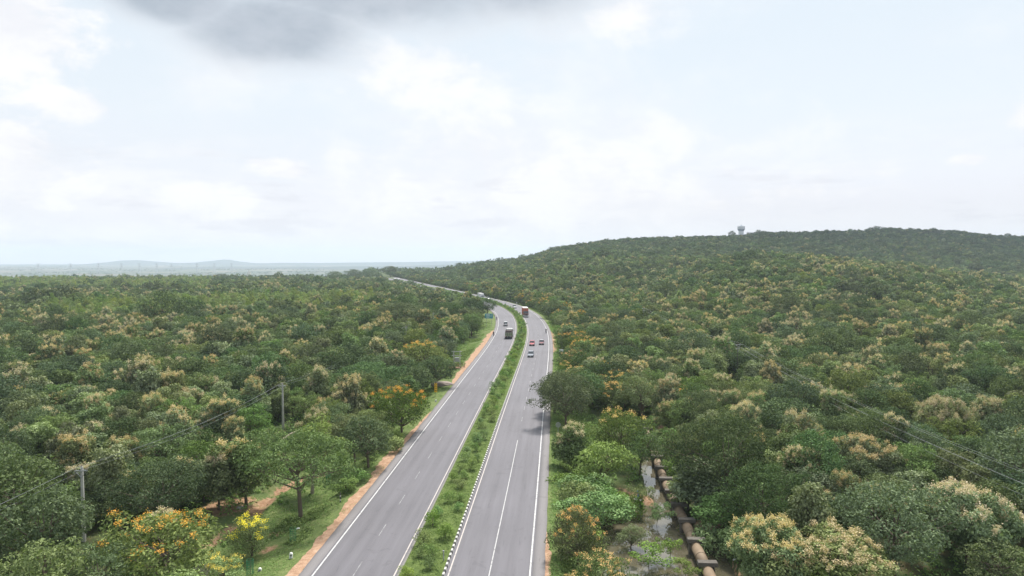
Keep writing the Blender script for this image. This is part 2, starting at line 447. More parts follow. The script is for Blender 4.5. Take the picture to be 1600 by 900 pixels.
# ---- ground material
m, nt, out = newmat('ground')
P = pos(nt)
soilA = N(nt, 'ShaderNodeAttribute', attribute_name='soil').outputs['Fac']
grassA = N(nt, 'ShaderNodeAttribute', attribute_name='grass').outputs['Fac']
farA = N(nt, 'ShaderNodeAttribute', attribute_name='far').outputs['Fac']
n1 = noise(nt, P, .35, 5, .65); n2 = noise(nt, P, 2.2, 5, .7); n3 = noise(nt, P, .07, 3)
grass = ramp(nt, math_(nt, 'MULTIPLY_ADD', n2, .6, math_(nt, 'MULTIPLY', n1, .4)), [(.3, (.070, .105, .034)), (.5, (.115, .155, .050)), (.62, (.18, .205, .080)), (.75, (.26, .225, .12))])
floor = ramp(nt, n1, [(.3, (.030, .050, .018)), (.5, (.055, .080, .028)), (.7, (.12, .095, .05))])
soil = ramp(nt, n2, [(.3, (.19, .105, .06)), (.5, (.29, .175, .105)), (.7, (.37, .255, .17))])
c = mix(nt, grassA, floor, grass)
sm = smooth(nt, math_(nt, 'ADD', soilA, math_(nt, 'MULTIPLY_ADD', n2, .9, -.45)), .38, .62)
c = mix(nt, sm, c, soil)
vor = nt.nodes.new('ShaderNodeTexVoronoi'); vor.inputs['Scale'].default_value = .0055; L(nt, P, vor.inputs['Vector'])
sepc = nt.nodes.new('ShaderNodeSeparateColor'); L(nt, vor.outputs['Color'], sepc.inputs[0])
field = ramp(nt, sepc.outputs[0], [(.0, (.04, .06, .035)), (.35, (.08, .10, .055)), (.6, (.14, .14, .09)), (.85, (.20, .15, .11)), (1, (.10, .13, .07))])
field = mix(nt, smooth(nt, noise(nt, P, .004, 4), .45, .6), field, (.035, .06, .025))
c = mix(nt, farA, c, field)
b = nt.nodes.new('ShaderNodeBsdfPrincipled'); L(nt, c, b.inputs['Base Color']); b.inputs['Roughness'].default_value = .95; b.inputs['Specular IOR Level'].default_value = .15
bp = nt.nodes.new('ShaderNodeBump'); bp.inputs['Distance'].default_value = .12; L(nt, n2, bp.inputs['Height']); bp.inputs['Strength'].default_value = .8
L(nt, bp.outputs[0], b.inputs['Normal']); L(nt, b.outputs[0], out.inputs[0]); M_GROUND = m

rr = [1.0, 20.]
while rr[-1] < 10400:
    r = rr[-1]; rr.append(r * (1.0075 if r < 200 else 1.012 if r < 1300 else 1.035))
rr[-1] = 10400
rr = np.array(rr)
ang = np.concatenate([np.arange(-50, 50, .25), np.arange(50, 310, 6)]) * math.pi / 180
RR, AA = np.meshgrid(rr, ang, indexing='ij')
GX, GY = RR * np.sin(AA), RR * np.cos(AA)
GZ = terrain(GX, GY)
o = off(GX, GY); a = np.abs(o)
Lclear_Y = [55, 75, 90, 120, 190, 260, 400, 470, 900]; Lclear_O = [21, 21, 18.5, 15.5, 17.5, 17, 15, 15, 14.5]
lc = np.interp(GY, Lclear_Y, Lclear_O)
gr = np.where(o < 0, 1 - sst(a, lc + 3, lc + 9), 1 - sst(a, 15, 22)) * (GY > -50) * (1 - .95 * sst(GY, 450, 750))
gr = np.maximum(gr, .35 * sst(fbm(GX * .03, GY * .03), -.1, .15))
soil_a = (.5 + 2.2 * fbm(GX * .4, GY * .4, 3)) * np.exp(-((gully_d(GX, GY)) / 1.1) ** 2) + .12
bank = np.exp(-((GX - pipex(GY) - 3.6) / 1.3) ** 2) * (GY > 45) * (GY < 130) * (.45 + 2.2 * fbm(GX * .35, GY * .35, 3))
bank2 = np.exp(-(((GX - 15.7) / 2.0) ** 2 + ((GY - 85.5) / 2.2) ** 2)) * .85
pm = pond_mask(GX, GY)
shore = np.exp(-((pm + .05) / .3) ** 2) * (o > 10.5) * (GY > 45) * (GY < 115) * .35
clear2 = [at(*p, -1.4).xy for p in ((1205, 690), (1240, 692))]
soil_a = soil_a + bank + bank2 + shore + .8 * np.exp(-(seg_d(GX, GY, clear2) / 2.0) ** 2)
patch = [(at(352, 800, -1.3).xy, 2.6), (at(420, 860, -1.3).xy, 1.3), (at(385, 780, -1.3).xy, 1.4), (at(345, 790, -1.3).xy, 2.2), (at(330, 770, -1.3).xy, 1.6), (at(430, 835, -1.3).xy, 1.2), (at(692, 604, -1.0).xy, 0.1)]
for (p, w) in patch: soil_a = soil_a + .55 * np.exp(-((GX - p[0]) ** 2 + (GY - p[1]) ** 2) / w ** 2)
far = sst(RR, 1100, 1900)
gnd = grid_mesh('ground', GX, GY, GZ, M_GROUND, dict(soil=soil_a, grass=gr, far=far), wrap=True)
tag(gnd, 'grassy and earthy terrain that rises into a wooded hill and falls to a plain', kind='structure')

# ---- distant hills
def ridge(name, pts, Yc, depth, base, rough, seed, label):
    px = np.arange(pts[0][0], pts[-1][0] + 1, 4.0); top = np.interp(px, [p[0] for p in pts], [p[1] for p in pts])
    zt = HC + (HY - top) * Yc / F + fbm(px * .03 + seed, px * 0 + seed, 4) * rough
    t = np.linspace(-1, 1, 13)
    X = ((px - 800) / F * Yc)[:, None] + 0 * t[None]; Yg = Yc + depth * t[None] + 0 * px[:, None]
    prof = np.cos(t * math.pi / 2)[None] ** 1.3
    Z = base + (zt - base)[:, None] * prof + fbm(X * .002, Yg * .002, 3) * rough * 1.2 * (1 - np.abs(t)[None])
    ob = grid_mesh(name, X, Yg, Z, M_HILL); tag(ob, label, kind='structure'); return ob
M_HILL = plain('hill_woods', (.04, .06, .045), .95, var=.5, scale=.004, spec=.1)
ridge('hills', [(-500, 417), (0, 416.5), (60, 416), (130, 414.5), (160, 411.5), (185, 408.5), (195, 407), (215, 406.5), (240, 409), (270, 411), (310, 410), (340, 407), (352, 405.5), (365, 408), (390, 411), (500, 410.5), (620, 409.5), (760, 407.5), (900, 407)], 9300, 800, -74, 5, 2, 'low blue hill range along the horizon')
ridge('hills', [(-500, 421), (0, 421), (200, 420), (300, 418), (480, 417.5), (650, 415), (760, 411), (900, 409)], 6600, 600, -72, 5, 9, 'lower wooded rise in front of the blue range')

# ------------------------------------------------------------------ road
def asphalt(name, base, streak, sh=False):
    m, nt, out = newmat(name)
    P = pos(nt)
    oA = N(nt, 'ShaderNodeAttribute', attribute_name='o').outputs['Fac']; sA = N(nt, 'ShaderNodeAttribute', attribute_name='s').outputs['Fac']
    cb = nt.nodes.new('ShaderNodeCombineXYZ'); L(nt, math_(nt, 'MULTIPLY', oA, 1.6), cb.inputs[0]); L(nt, math_(nt, 'MULTIPLY', sA, .06), cb.inputs[1])
    st = noise(nt, cb.outputs[0], 1.0, 5, .6)
    cb2 = nt.nodes.new('ShaderNodeCombineXYZ'); L(nt, math_(nt, 'MULTIPLY', oA, 3.0), cb2.inputs[0]); L(nt, math_(nt, 'MULTIPLY', sA, .3), cb2.inputs[1])
    st2 = noise(nt, cb2.outputs[0], 1.0, 4, .7)
    fine = noise(nt, P, 9, 4, .7); big = noise(nt, P, .06, 3)
    # wheel paths: polished, slightly darker, 1.8 m apart in each lane
    w = math_(nt, 'ABSOLUTE', math_(nt, 'SINE', math_(nt, 'MULTIPLY', math_(nt, 'ADD', math_(nt, 'ABSOLUTE', oA), .1), math.pi / 1.8)))
    wp = smooth(nt, w, .55, 1.0)
    k = math_(nt, 'ADD', math_(nt, 'MULTIPLY', math_(nt, 'SUBTRACT', st, .5), 1.0 * streak), math_(nt, 'MULTIPLY', math_(nt, 'SUBTRACT', fine, .5), .25))
    k = math_(nt, 'ADD', k, math_(nt, 'MULTIPLY', math_(nt, 'SUBTRACT', big, .5), .35))
    dk = smooth(nt, st2, .56, .70)
    k = math_(nt, 'SUBTRACT', k, math_(nt, 'MULTIPLY', dk, .26 * streak))
    pt_ = smooth(nt, noise(nt, P, .35, 2, .5, 1.5), .66, .68); k = math_(nt, 'SUBTRACT', k, math_(nt, 'MULTIPLY', pt_, .10))
    if not sh: k = math_(nt, 'SUBTRACT', k, math_(nt, 'MULTIPLY', wp, .07))
    f = math_(nt, 'ADD', k, 1.0)
    vm = nt.nodes.new('ShaderNodeVectorMath'); vm.operation = 'SCALE'; vm.inputs[0].default_value = base; L(nt, f, vm.inputs['Scale'])
    b = nt.nodes.new('ShaderNodeBsdfPrincipled'); L(nt, vm.outputs[0], b.inputs['Base Color']); b.inputs['Roughness'].default_value = .72 if not sh else .9
    b.inputs['Specular IOR Level'].default_value = .35
    bp = nt.nodes.new('ShaderNodeBump'); bp.inputs['Distance'].default_value = .01; L(nt, noise(nt, P, 30, 3), bp.inputs['Height'])
    L(nt, bp.outputs[0], b.inputs['Normal']); L(nt, b.outputs[0], out.inputs[0]); return m
M_ASPH = asphalt('asphalt', (.134, .128, .143), .55)
M_SHOULD = asphalt('shoulder_asphalt', (.205, .192, .195), .35, True)
def ribbon(name, Ya, Yb, o0, o1, z, mat, step=2.0, nseg=4, label=None, z1=None, skirt=False):
    s = np.arange(s_of(Ya), s_of(Yb), step); Yv = Y_of(s)
    A = o0(s) if callable(o0) else np.full_like(s, o0); B = o1(s) if callable(o1) else np.full_like(s, o1)
    t = np.linspace(0, 1, nseg + 1)
    O = A[:, None] * (1 - t) + B[:, None] * t
    Yg = np.repeat(Yv[:, None], nseg + 1, 1)
    X, Y2 = road_pt(Yg, O)
    zz = z(s, O, X, Y2) if callable(z) else np.full_like(O, z)
    S = np.repeat(s[:, None], nseg + 1, 1)
    if skirt:
        X = np.concatenate([X[:, :1], X, X[:, -1:]], 1); Y2 = np.concatenate([Y2[:, :1], Y2, Y2[:, -1:]], 1)
        zz = np.concatenate([zz[:, :1] - .3, zz, zz[:, -1:] - .3], 1); O = np.concatenate([O[:, :1], O, O[:, -1:]], 1); S = np.concatenate([S[:, :1], S, S[:, -1:]], 1)
    ob = grid_mesh(name, X, Y2, zz, mat, dict(o=O, s=S))
    tag(ob, label, kind='structure'); return ob
def drop(s, O, X, Y2): return 0 * O - 1.0 * sst(Y2, 950, 1100) * 3
E_R = 9.72; E_M = 2.42
def wob(a, seed, amp, base): return lambda s: base + a * 0 + amp * (fbm(s * .35 + seed, s * 0 + seed, 4))
for sgn, nm in ((-1, 'carriageway leading away'), (1, 'carriageway leading towards the viewer')):
    ribbon('road', -50, 1100, 2.12 * sgn, 9.95 * sgn, drop, M_ASPH, 2, 6, 'grey asphalt ' + nm)
    ribbon('road_shoulder', -50, 1100, 9.951 * sgn, wob(0, 3 + sgn, .16 * 1, 11.05) if sgn > 0 else (lambda s: -(11.0 + .22 * fbm(s * .35, s * 0 + 5, 4))), lambda s, O, X, Y2: drop(s, O, X, Y2) - .004, M_SHOULD, .7, 2, 'paler paved shoulder of the ' + nm, skirt=True)
M_PAINT = plain('white_road_paint', (.66, .65, .63), .6, var=.10, scale=3)
M_PAINT2 = plain('cream_road_paint', (.60, .52, .44), .6, var=.12, scale=3)
# worn paint: noise-driven opacity would need transparency, so wear is a colour change
def wornpaint(name, col, thr):
    m, nt, out = newmat(name); P = pos(nt)
    n = noise(nt, P, 2.5, 6, .75)
    c = mix(nt, smooth(nt, n, thr, thr + .12), (.17, .165, .175), col)
    b = nt.nodes.new('ShaderNodeBsdfPrincipled'); L(nt, c, b.inputs['Base Color']); b.inputs['Roughness'].default_value = .7
    L(nt, b.outputs[0], out.inputs[0]); return m
M_WORN = wornpaint('worn_lane_paint', (.33, .325, .335), .46)
M_SOLID = wornpaint('white_edge_paint', (.52, .515, .51), .36)
M_LANE = wornpaint('white_lane_paint', (.42, .415, .415), .36)
M_CREAM = wornpaint('cream_edge_paint', (.46, .415, .385), .34)
ZL = lambda s, O, X, Y2: drop(s, O, X, Y2) + .004
for sgn in (-1, 1):
    ribbon('road_marking', -50, 1100, (E_R - .07) * sgn, (E_R + .07) * sgn, ZL, M_SOLID, 2, 1, 'white edge line of the outer lane')
    ribbon('road_marking', -50, 1100, (E_M - .06) * sgn, (E_M + .06) * sgn, ZL, M_CREAM, 2, 1, 'cream edge line along the median')
def dashes(name, oc, s0, s1, period, ln, w, label):
    mb = MB(); s = s0
    while s < s1:
        a, b_ = [], []
        for t in np.linspace(s, s + ln, 3):
            Y = Y_of(t); x0, y0 = road_pt(Y, oc - w / 2); x1, y1 = road_pt(Y, oc + w / 2); a.append((x0, y0, .004)); b_.append((x1, y1, .004))
        for i in range(2): mb.quad([a[i], b_[i], b_[i + 1], a[i + 1]])
        s += period
    tag(mb.build(name, M_WORN), label, kind='structure')
dashes('road_marking', -6.07, s_of(68.3) - 18, s_of(700), 9.0, 3.1, .09, 'worn lane dashes of the carriageway leading away')
dashes('road_marking', 6.07, s_of(118), s_of(700), 9.0, 3.0, .11, 'lane dashes of the carriageway leading towards the viewer')
ribbon('road_marking', -50, 106.5, 6.07 - .05, 6.07 + .05, ZL, M_LANE, 2, 1, 'solid lane line at the near end')
# dirt strips beside the pavement
m, nt, out = newmat('red_dirt'); P = pos(nt)
c = ramp(nt, noise(nt, P, 1.6, 6, .7), [(.3, (.25, .15, .092)), (.5, (.37, .235, .155)), (.7, (.47, .33, .235))])
b = nt.nodes.new('ShaderNodeBsdfPrincipled'); L(nt, c, b.inputs['Base Color']); b.inputs['Roughness'].default_value = .95; b.inputs['Specular IOR Level'].default_value = .1
bp = nt.nodes.new('ShaderNodeBump'); bp.inputs['Distance'].default_value = .05; L(nt, noise(nt, P, 5, 4), bp.inputs['Height']); L(nt, bp.outputs[0], b.inputs['Normal'])
L(nt, b.outputs[0], out.inputs[0]); M_DIRT = m
def zdirt(s, O, X, Y2): return np.maximum(terrain(X, Y2) + .035, -.2) + .05 * (fbm(X * .9, Y2 * .9, 3))
def strip(name, Ya, Yb, sgn, width, seed, label):
    sa, sb = s_of(Ya), s_of(Yb)
    def outer(s):
        u = (s - sa) / (sb - sa); env = np.sqrt(np.clip(np.sin(np.pi * np.clip(u, 0, 1)) * 2.2, 0, 1)) if Ya > 50 else np.sqrt(np.clip((1 - u) * 3, 0, 1))
        return sgn * (10.98 + env * (width * (1 + 1.1 * fbm(s * .22 + seed, s * 0 + 3, 4)) + .5 * fbm(s * 1.5 + seed, s * 0 + 9, 3)))
    ribbon(name, Ya, Yb, sgn * 10.9, outer, zdirt, M_DIRT, .35, 5, label)
strip('dirt_shoulder', 40, 125, -1, 1.25, 1, 'reddish bare dirt strip beside the near pavement edge')
strip('dirt_shoulder', 152, 266, -1, 1.9, 8, 'wide orange dirt strip on the inside of the bend')
strip('dirt_shoulder', 40, 71, 1, .65, 4, 'thin pale dirt strip beside the near shoulder edge')
strip('dirt_shoulder', 205, 262, 1, 1.3, 6, 'short dirt strip under the trees by the bend')

# median: soil with grass, two kerbs
def zmed(s, O, X, Y2): return .12 + .10 * np.cos(O / 1.9 * 1.4) + .10 * fbm(X * .8, Y2 * .8, 3) + drop(s, O, X, Y2)
m, nt, out = newmat('median_grass'); P = pos(nt)
g1 = noise(nt, P, 1.1, 5, .7); g2 = noise(nt, P, 6, 4, .7)
c = ramp(nt, math_(nt, 'MULTIPLY_ADD', g2, .45, math_(nt, 'MULTIPLY', g1, .55)), [(.35, (.070, .105, .030)), (.5, (.110, .155, .044)), (.6, (.15, .195, .062)), (.72, (.20, .20, .10))])
b = nt.nodes.new('ShaderNodeBsdfPrincipled'); L(nt, c, b.inputs['Base Color']); b.inputs['Roughness'].default_value = .95; b.inputs['Specular IOR Level'].default_value = .1
bp = nt.nodes.new('ShaderNodeBump'); bp.inputs['Distance'].default_value = .15; L(nt, g2, bp.inputs['Height']); L(nt, bp.outputs[0], b.inputs['Normal'])
L(nt, b.outputs[0], out.inputs[0]); M_MED = m
ribbon('median_ground', -50, 1100, -1.9, 1.9, zmed, M_MED, .6, 10, 'grassy planted median between the carriageways')
M_KW = plain('kerb_white', (.50, .49, .465), .8, var=.18, scale=5); M_KB = plain('kerb_black', (.035, .035, .037), .8, var=.3, scale=5); M_CONC = plain('concrete', (.20, .19, .175), .9, var=.2, scale=3)
def kerb(sgn, label):
    mb = MB(); s = s_of(30); i = 0; e = s_of(340)
    while s < e:
        for (q0, q1) in ((0, .5),):
            P8 = []
            for z in (-.1, .19):
                for (ss, oo) in ((s + .012, 1.9), (s + .012, 2.12 if z < 0 else 2.08), (s + .488, 2.12 if z < 0 else 2.08), (s + .488, 1.9)):
                    x, y = road_pt(Y_of(ss), oo * sgn); P8.append((x, y, z))
            mb.hexa(P8, (i % 2) if sgn > 0 else 2)
        i += 1; s += .5
    tag(mb.build('kerb', [M_KW, M_KB, M_CONC]), label, kind='structure')
    mb2 = MB()
    ribbon('kerb', 340, 1100, 1.9 * sgn, 2.12 * sgn, lambda s, O, X, Y2: .19 + drop(s, O, X, Y2), M_CONC, 2, 1, 'far stretch of plain concrete kerb', skirt=True)
kerb(1, 'black and white painted kerb along the median'); kerb(-1, 'median kerb on the side of the carriageway leading away')

# pond water
m, nt, out = newmat('muddy_water'); P = pos(nt)
b = nt.nodes.new('ShaderNodeBsdfPrincipled')
L(nt, ramp(nt, noise(nt, P, .3, 3), [(.35, (.085, .075, .048)), (.65, (.13, .115, .078))]), b.inputs['Base Color'])
b.inputs['Roughness'].default_value = .03; b.inputs['IOR'].default_value = 1.75; b.inputs['Specular IOR Level'].default_value = .8
bp = nt.nodes.new('ShaderNodeBump'); bp.inputs['Distance'].default_value = .006; bp.inputs['Strength'].default_value = .3; L(nt, noise(nt, P, 3.5, 3), bp.inputs['Height']); L(nt, bp.outputs[0], b.inputs['Normal'])
L(nt, b.outputs[0], out.inputs[0]); M_WATER = m
gx, gy = np.meshgrid(np.linspace(4, 32, 29), np.linspace(46, 124, 60), indexing='ij')
# keep the sheet only where the dip is, so it never shows outside the pond
w = grid_mesh('water', gx, gy, gx * 0 - 2.86, M_WATER)
tag(w, 'muddy brown pond water reflecting the sky beside the pipe', kind='structure')

# ------------------------------------------------------------------ haze, sun, sky, camera
EXPO = .66
hz = MB(); hz.box((0, 0, 30.0), (21200, 21200, 240)); ho = hz.build('haze', None) if False else None
me = bpy.data.meshes.new('haze'); 
zlo = float(min(GZ.min(), -80)) - 1.5; zhi = 150.0
v = [(sx * 10600, sy * 10600, z) for z in (zlo, zhi) for sx, sy in ((-1, -1), (1, -1), (1, 1), (-1, 1))]
me.from_pydata(v, [], [(3, 2, 1, 0), (4, 5, 6, 7), (0, 1, 5, 4), (1, 2, 6, 5), (2, 3, 7, 6), (3, 0, 4, 7)])
m, nt, out = newmat('haze_air'); pv = nt.nodes.new('ShaderNodeVolumePrincipled')
pv.inputs['Color'].default_value = (.75, .855, 1.0, 1); pv.inputs['Density'].default_value = 1.3e-4; pv.inputs['Anisotropy'].default_value = .2
L(nt, pv.outputs[0], out.inputs['Volume']); me.materials.append(m)
tag(link('haze', me), 'pale haze lying over the whole landscape', kind='stuff')

SUN_EL, SUN_AZ = 58.0, 18.0     # azimuth clockwise from the view direction (+Y)
sd = Vector((math.sin(R_(SUN_AZ)) * math.cos(R_(SUN_EL)), math.cos(R_(SUN_AZ)) * math.cos(R_(SUN_EL)), math.sin(R_(SUN_EL))))
ld = bpy.data.lights.new('sun', 'SUN'); ld.energy = 4.0; ld.angle = R_(9); ld.color = (1.0, .955, .88)
lo = bpy.data.objects.new('sun', ld); C.objects.link(lo); lo.rotation_euler = (-sd).to_track_quat('-Z', 'Y').to_euler(); lo.location = (0, 0, 200)

wd = bpy.data.worlds.new('World'); scene.world = wd; wd.use_nodes = True; nt = wd.node_tree; nt.nodes.clear()
out = nt.nodes.new('ShaderNodeOutputWorld'); bg = nt.nodes.new('ShaderNodeBackground'); bg.inputs[1].default_value = .1
sky = nt.nodes.new('ShaderNodeTexSky'); sky.sky_type = 'NISHITA'; sky.sun_disc = False; sky.sun_elevation = R_(SUN_EL); sky.sun_rotation = R_(SUN_AZ)
sky.air_density = 1.0; sky.dust_density = 2.5; sky.altitude = 600
tc = nt.nodes.new('ShaderNodeTexCoord'); D = tc.outputs['Generated']
sp = nt.nodes.new('ShaderNodeSeparateXYZ'); L(nt, D, sp.inputs[0])
az = math_(nt, 'ARCTAN2', sp.outputs[0], sp.outputs[1]); el = math_(nt, 'ARCSINE', sp.outputs[2])
def A_(px): return math.atan((px - 800) / F)
def E_(px, py): return math.atan((HY - py) / math.hypot(F, px - 800))
cv = nt.nodes.new('ShaderNodeCombineXYZ'); L(nt, az, cv.inputs[0]); L(nt, math_(nt, 'MULTIPLY', el, 1.7), cv.inputs[1]); cv.inputs[2].default_value = 3.1
wn = noise(nt, cv.outputs[0], 3.0, 6, .6, .3)           # broad cloud field
wn2 = noise(nt, cv.outputs[0], 9.0, 7, .62, .2)         # puffs
cvh = nt.nodes.new('ShaderNodeCombineXYZ'); L(nt, az, cvh.inputs[0]); L(nt, math_(nt, 'MULTIPLY', el, 4.5), cvh.inputs[1]); cvh.inputs[2].default_value = 8.4
wn3 = noise(nt, cvh.outputs[0], 4.2, 6, .6, .2)         # flat layers near the horizon
def blob(px, py, wx, wy, n=wn, k=.9, rot=0.0):
    """soft elliptical cloud in azimuth/elevation, edge broken by noise; 1 inside, 0 outside"""
    a0, e0 = A_(px), E_(px, py); wa, we = wx / F, wy / F
    dx = math_(nt, 'SUBTRACT', az, a0); dy = math_(nt, 'SUBTRACT', el, e0)
    if rot:
        cs, sn = math.cos(rot), math.sin(rot)
        dx, dy = math_(nt, 'ADD', math_(nt, 'MULTIPLY', dx, cs), math_(nt, 'MULTIPLY', dy, sn)), math_(nt, 'SUBTRACT', math_(nt, 'MULTIPLY', dy, cs), math_(nt, 'MULTIPLY', dx, sn))
    d = math_(nt, 'SQRT', math_(nt, 'ADD', math_(nt, 'POWER', math_(nt, 'ABSOLUTE', math_(nt, 'DIVIDE', dx, wa)), 2.0), math_(nt, 'POWER', math_(nt, 'ABSOLUTE', math_(nt, 'DIVIDE', dy, we)), 2.0)))
    return math_(nt, 'SUBTRACT', math_(nt, 'ADD', 1.0, math_(nt, 'MULTIPLY', math_(nt, 'SUBTRACT', n, .5), k * 2)), d)
def lin(r, g, b_):
    f = lambda c: ((c / 255 + .055) / 1.055) ** 2.4 if c > 10 else c / 255 / 12.92
    s = 1 / (2 ** EXPO) / .1
    return (f(r) * s, f(g) * s, f(b_) * s)
elr = nt.nodes.new('ShaderNodeMapRange'); L(nt, el, elr.inputs[0]); elr.inputs[1].default_value = -.02; elr.inputs[2].default_value = .42
base = ramp(nt, elr.outputs[0], [(0.0, lin(247, 248, 253)), (.22, lin(245, 246, 253)), (.5, lin(238, 246, 253)), (1.0, lin(227, 240, 250))])
blue = mix(nt, .06, base, sky.outputs[0])
# light cloud masks
def mx(*a):
    r = a[0]
    for b_ in a[1:]: r = math_(nt, 'MAXIMUM', r, b_)
    return r
white = mx(smooth(nt, blob(30, 40, 110, 95, wn2, 1.3), 0, .55), smooth(nt, blob(0, 270, 120, 100, wn2, 1.4), 0, .5),
           smooth(nt, blob(120, 165, 75, 30, wn2, 1.6), 0, .7),
           math_(nt, 'MULTIPLY', smooth(nt, blob(660, 120, 150, 80, wn2, 1.5), -.1, 1.0), .9), smooth(nt, blob(760, 240, 260, 150, wn2, 1.0), -.1, 1.1),
           smooth(nt, blob(980, 20, 110, 60, wn2, 1.2), -.1, 1.0), math_(nt, 'MULTIPLY', smooth(nt, blob(1010, 205, 120, 45, wn2, 1.2), -.1, 1.0), .8),
           smooth(nt, blob(440, 262, 55, 20, wn2, 1.2), 0, .6), math_(nt, 'MULTIPLY', smooth(nt, blob(550, 246, 55, 18, wn2, 1.4), -.1, .9), .7), smooth(nt, blob(330, 315, 85, 30, wn2, 1.4), 0, .8),
           smooth(nt, blob(1120, 322, 26, 12, wn2, 1.0), 0, .5), smooth(nt, blob(1510, 250, 32, 13, wn2, 1.2), 0, .6), smooth(nt, blob(1230, 300, 90, 18, wn2, 1.4), 0, .8), smooth(nt, blob(1600, 185, 40, 30, wn2, 1.2), 0, .8),
           math_(nt, 'MULTIPLY', smooth(nt, blob(850, 290, 400, 120, wn2, 1.2), -.2, .9), .9))
layer = math_(nt, 'MULTIPLY', smooth(nt, wn3, .46, .62), math_(nt, 'SUBTRACT', 1.0, smooth(nt, el, .10, .21)))
white = math_(nt, 'MAXIMUM', white, math_(nt, 'MULTIPLY', layer, .6))
veil = math_(nt, 'MULTIPLY', smooth(nt, wn, .42, .7), .55)
white = math_(nt, 'MAXIMUM', white, veil)
wc = mix(nt, smooth(nt, wn2, .35, .6), lin(246, 247, 252), lin(258, 258, 259))
col = mix(nt, math_(nt, 'MULTIPLY', white, .97), blue, wc)
# lavender-grey undersides low down
gl = math_(nt, 'MULTIPLY', smooth(nt, noise(nt, cvh.outputs[0], 7.5, 6, .6), .54, .68), math_(nt, 'MULTIPLY', math_(nt, 'SUBTRACT', 1.0, smooth(nt, el, .07, .18)), .45))
col = mix(nt, gl, col, lin(226, 227, 236))
# the big grey cloud
dk = mx(blob(530, -28, 430, 88, wn, .45), blob(430, 48, 185, 66, wn, .45), blob(290, 8, 140, 50, wn, .4), math_(nt, 'MULTIPLY', blob(800, -14, 190, 66, wn, .6), .7))
dm = smooth(nt, dk, -.12, .7)
dcol = mix(nt, smooth(nt, wn2, .3, .7), lin(176, 187, 200), lin(198, 206, 217))
dcol = mix(nt, smooth(nt, dk, .1, .6), lin(222, 228, 236), dcol)
col = mix(nt, math_(nt, 'MULTIPLY', dm, .96), col, dcol)
# below the horizon the air is plain haze
col = mix(nt, smooth(nt, el, -.03, .0), lin(215, 222, 233), col)
L(nt, col, bg.inputs[0]); L(nt, bg.outputs[0], out.inputs[0])

# one of the drifting clouds: it hangs above the frame and its shade lies on the far hill
import bmesh
bm = bmesh.new(); bmesh.ops.create_icosphere(bm, subdivisions=5, radius=1)
for v_ in bm.verts:
    q = v_.co.copy(); k_ = 1 + .75 * float(fbm(np.array([q.x * 1.9 + 4]), np.array([q.y * 1.9 + q.z * 2.3]), 5)[0]); v_.co = Vector((q.x * 560, q.y * 330, (q.z if q.z > 0 else q.z * .35) * 130)) * k_
me = bpy.data.meshes.new('cloud'); bm.to_mesh(me); bm.free(); me.polygons.foreach_set('use_smooth', [True] * len(me.polygons))
m, nt, out = newmat('cloud_vapour'); d_ = nt.nodes.new('ShaderNodeBsdfDiffuse'); d_.inputs[0].default_value = (.85, .86, .88, 1)
t_ = nt.nodes.new('ShaderNodeBsdfTranslucent'); t_.inputs[0].default_value = (.85, .86, .88, 1); ms = nt.nodes.new('ShaderNodeMixShader'); ms.inputs[0].default_value = .4
L(nt, d_.outputs[0], ms.inputs[1]); L(nt, t_.outputs[0], ms.inputs[2]); L(nt, ms.outputs[0], out.inputs[0]); me.materials.append(m)
cl_ = link('cloud', me); tgt = Vector((640, 1180, 40)); cl_.location = tgt + sd * (1500 / sd.z); tag(cl_, 'cumulus cloud drifting above the hill', kind='structure')
cam = bpy.data.cameras.new('camera'); co = bpy.data.objects.new('camera', cam); C.objects.link(co); scene.camera = co
cam.lens = 24; cam.sensor_width = 36; cam.clip_start = .5; cam.clip_end = 40000
co.location = (0, 0, HC); co.rotation_euler = (math.pi / 2 - PITCH, 0, 0)
scene.view_settings.view_transform = 'Standard'; scene.view_settings.look = 'None'; scene.view_settings.gamma = 1; scene.view_settings.exposure = EXPO
cy = scene.cycles; scene.render.engine = 'CYCLES'
cy.max_bounces = 5; cy.diffuse_bounces = 3; cy.glossy_bounces = 2; cy.transmission_bounces = 3; cy.volume_bounces = 1; cy.transparent_max_bounces = 4
cy.use_denoising = True; cy.caustics_reflective = False; cy.caustics_refractive = False; cy.sample_clamp_indirect = 4
try: cy.denoiser = 'OPENIMAGEDENOISE'
except Exception: pass
# ================================================================== VEGETATION
TAKEN = []     # (x, y, r)
def hero(kind, px, py, zoff, w, h, label, flower=None, fd=1.0, seed=1, group=None, top=None, rz=None, cyl=None):
    """px,py: foot of the trunk in the photograph (ground assumed at zoff); w,h crown width and height in metres"""
    p = at(px, py, zoff); z = tz(p.x, p.y)
    k = KIND[kind]
    s = w / (k['D'] * 1.12); sz = h / (k['H'] * 1.03)
    e = put_tree(kind, 'hi', flower, fd, seed, (p.x, p.y, z - .05), (s, s, sz), rz if rz is not None else (seed * 1.7 + px) % 6.28, label, group)
    TAKEN.append((p.x, p.y, w / 2 * .8)); return e
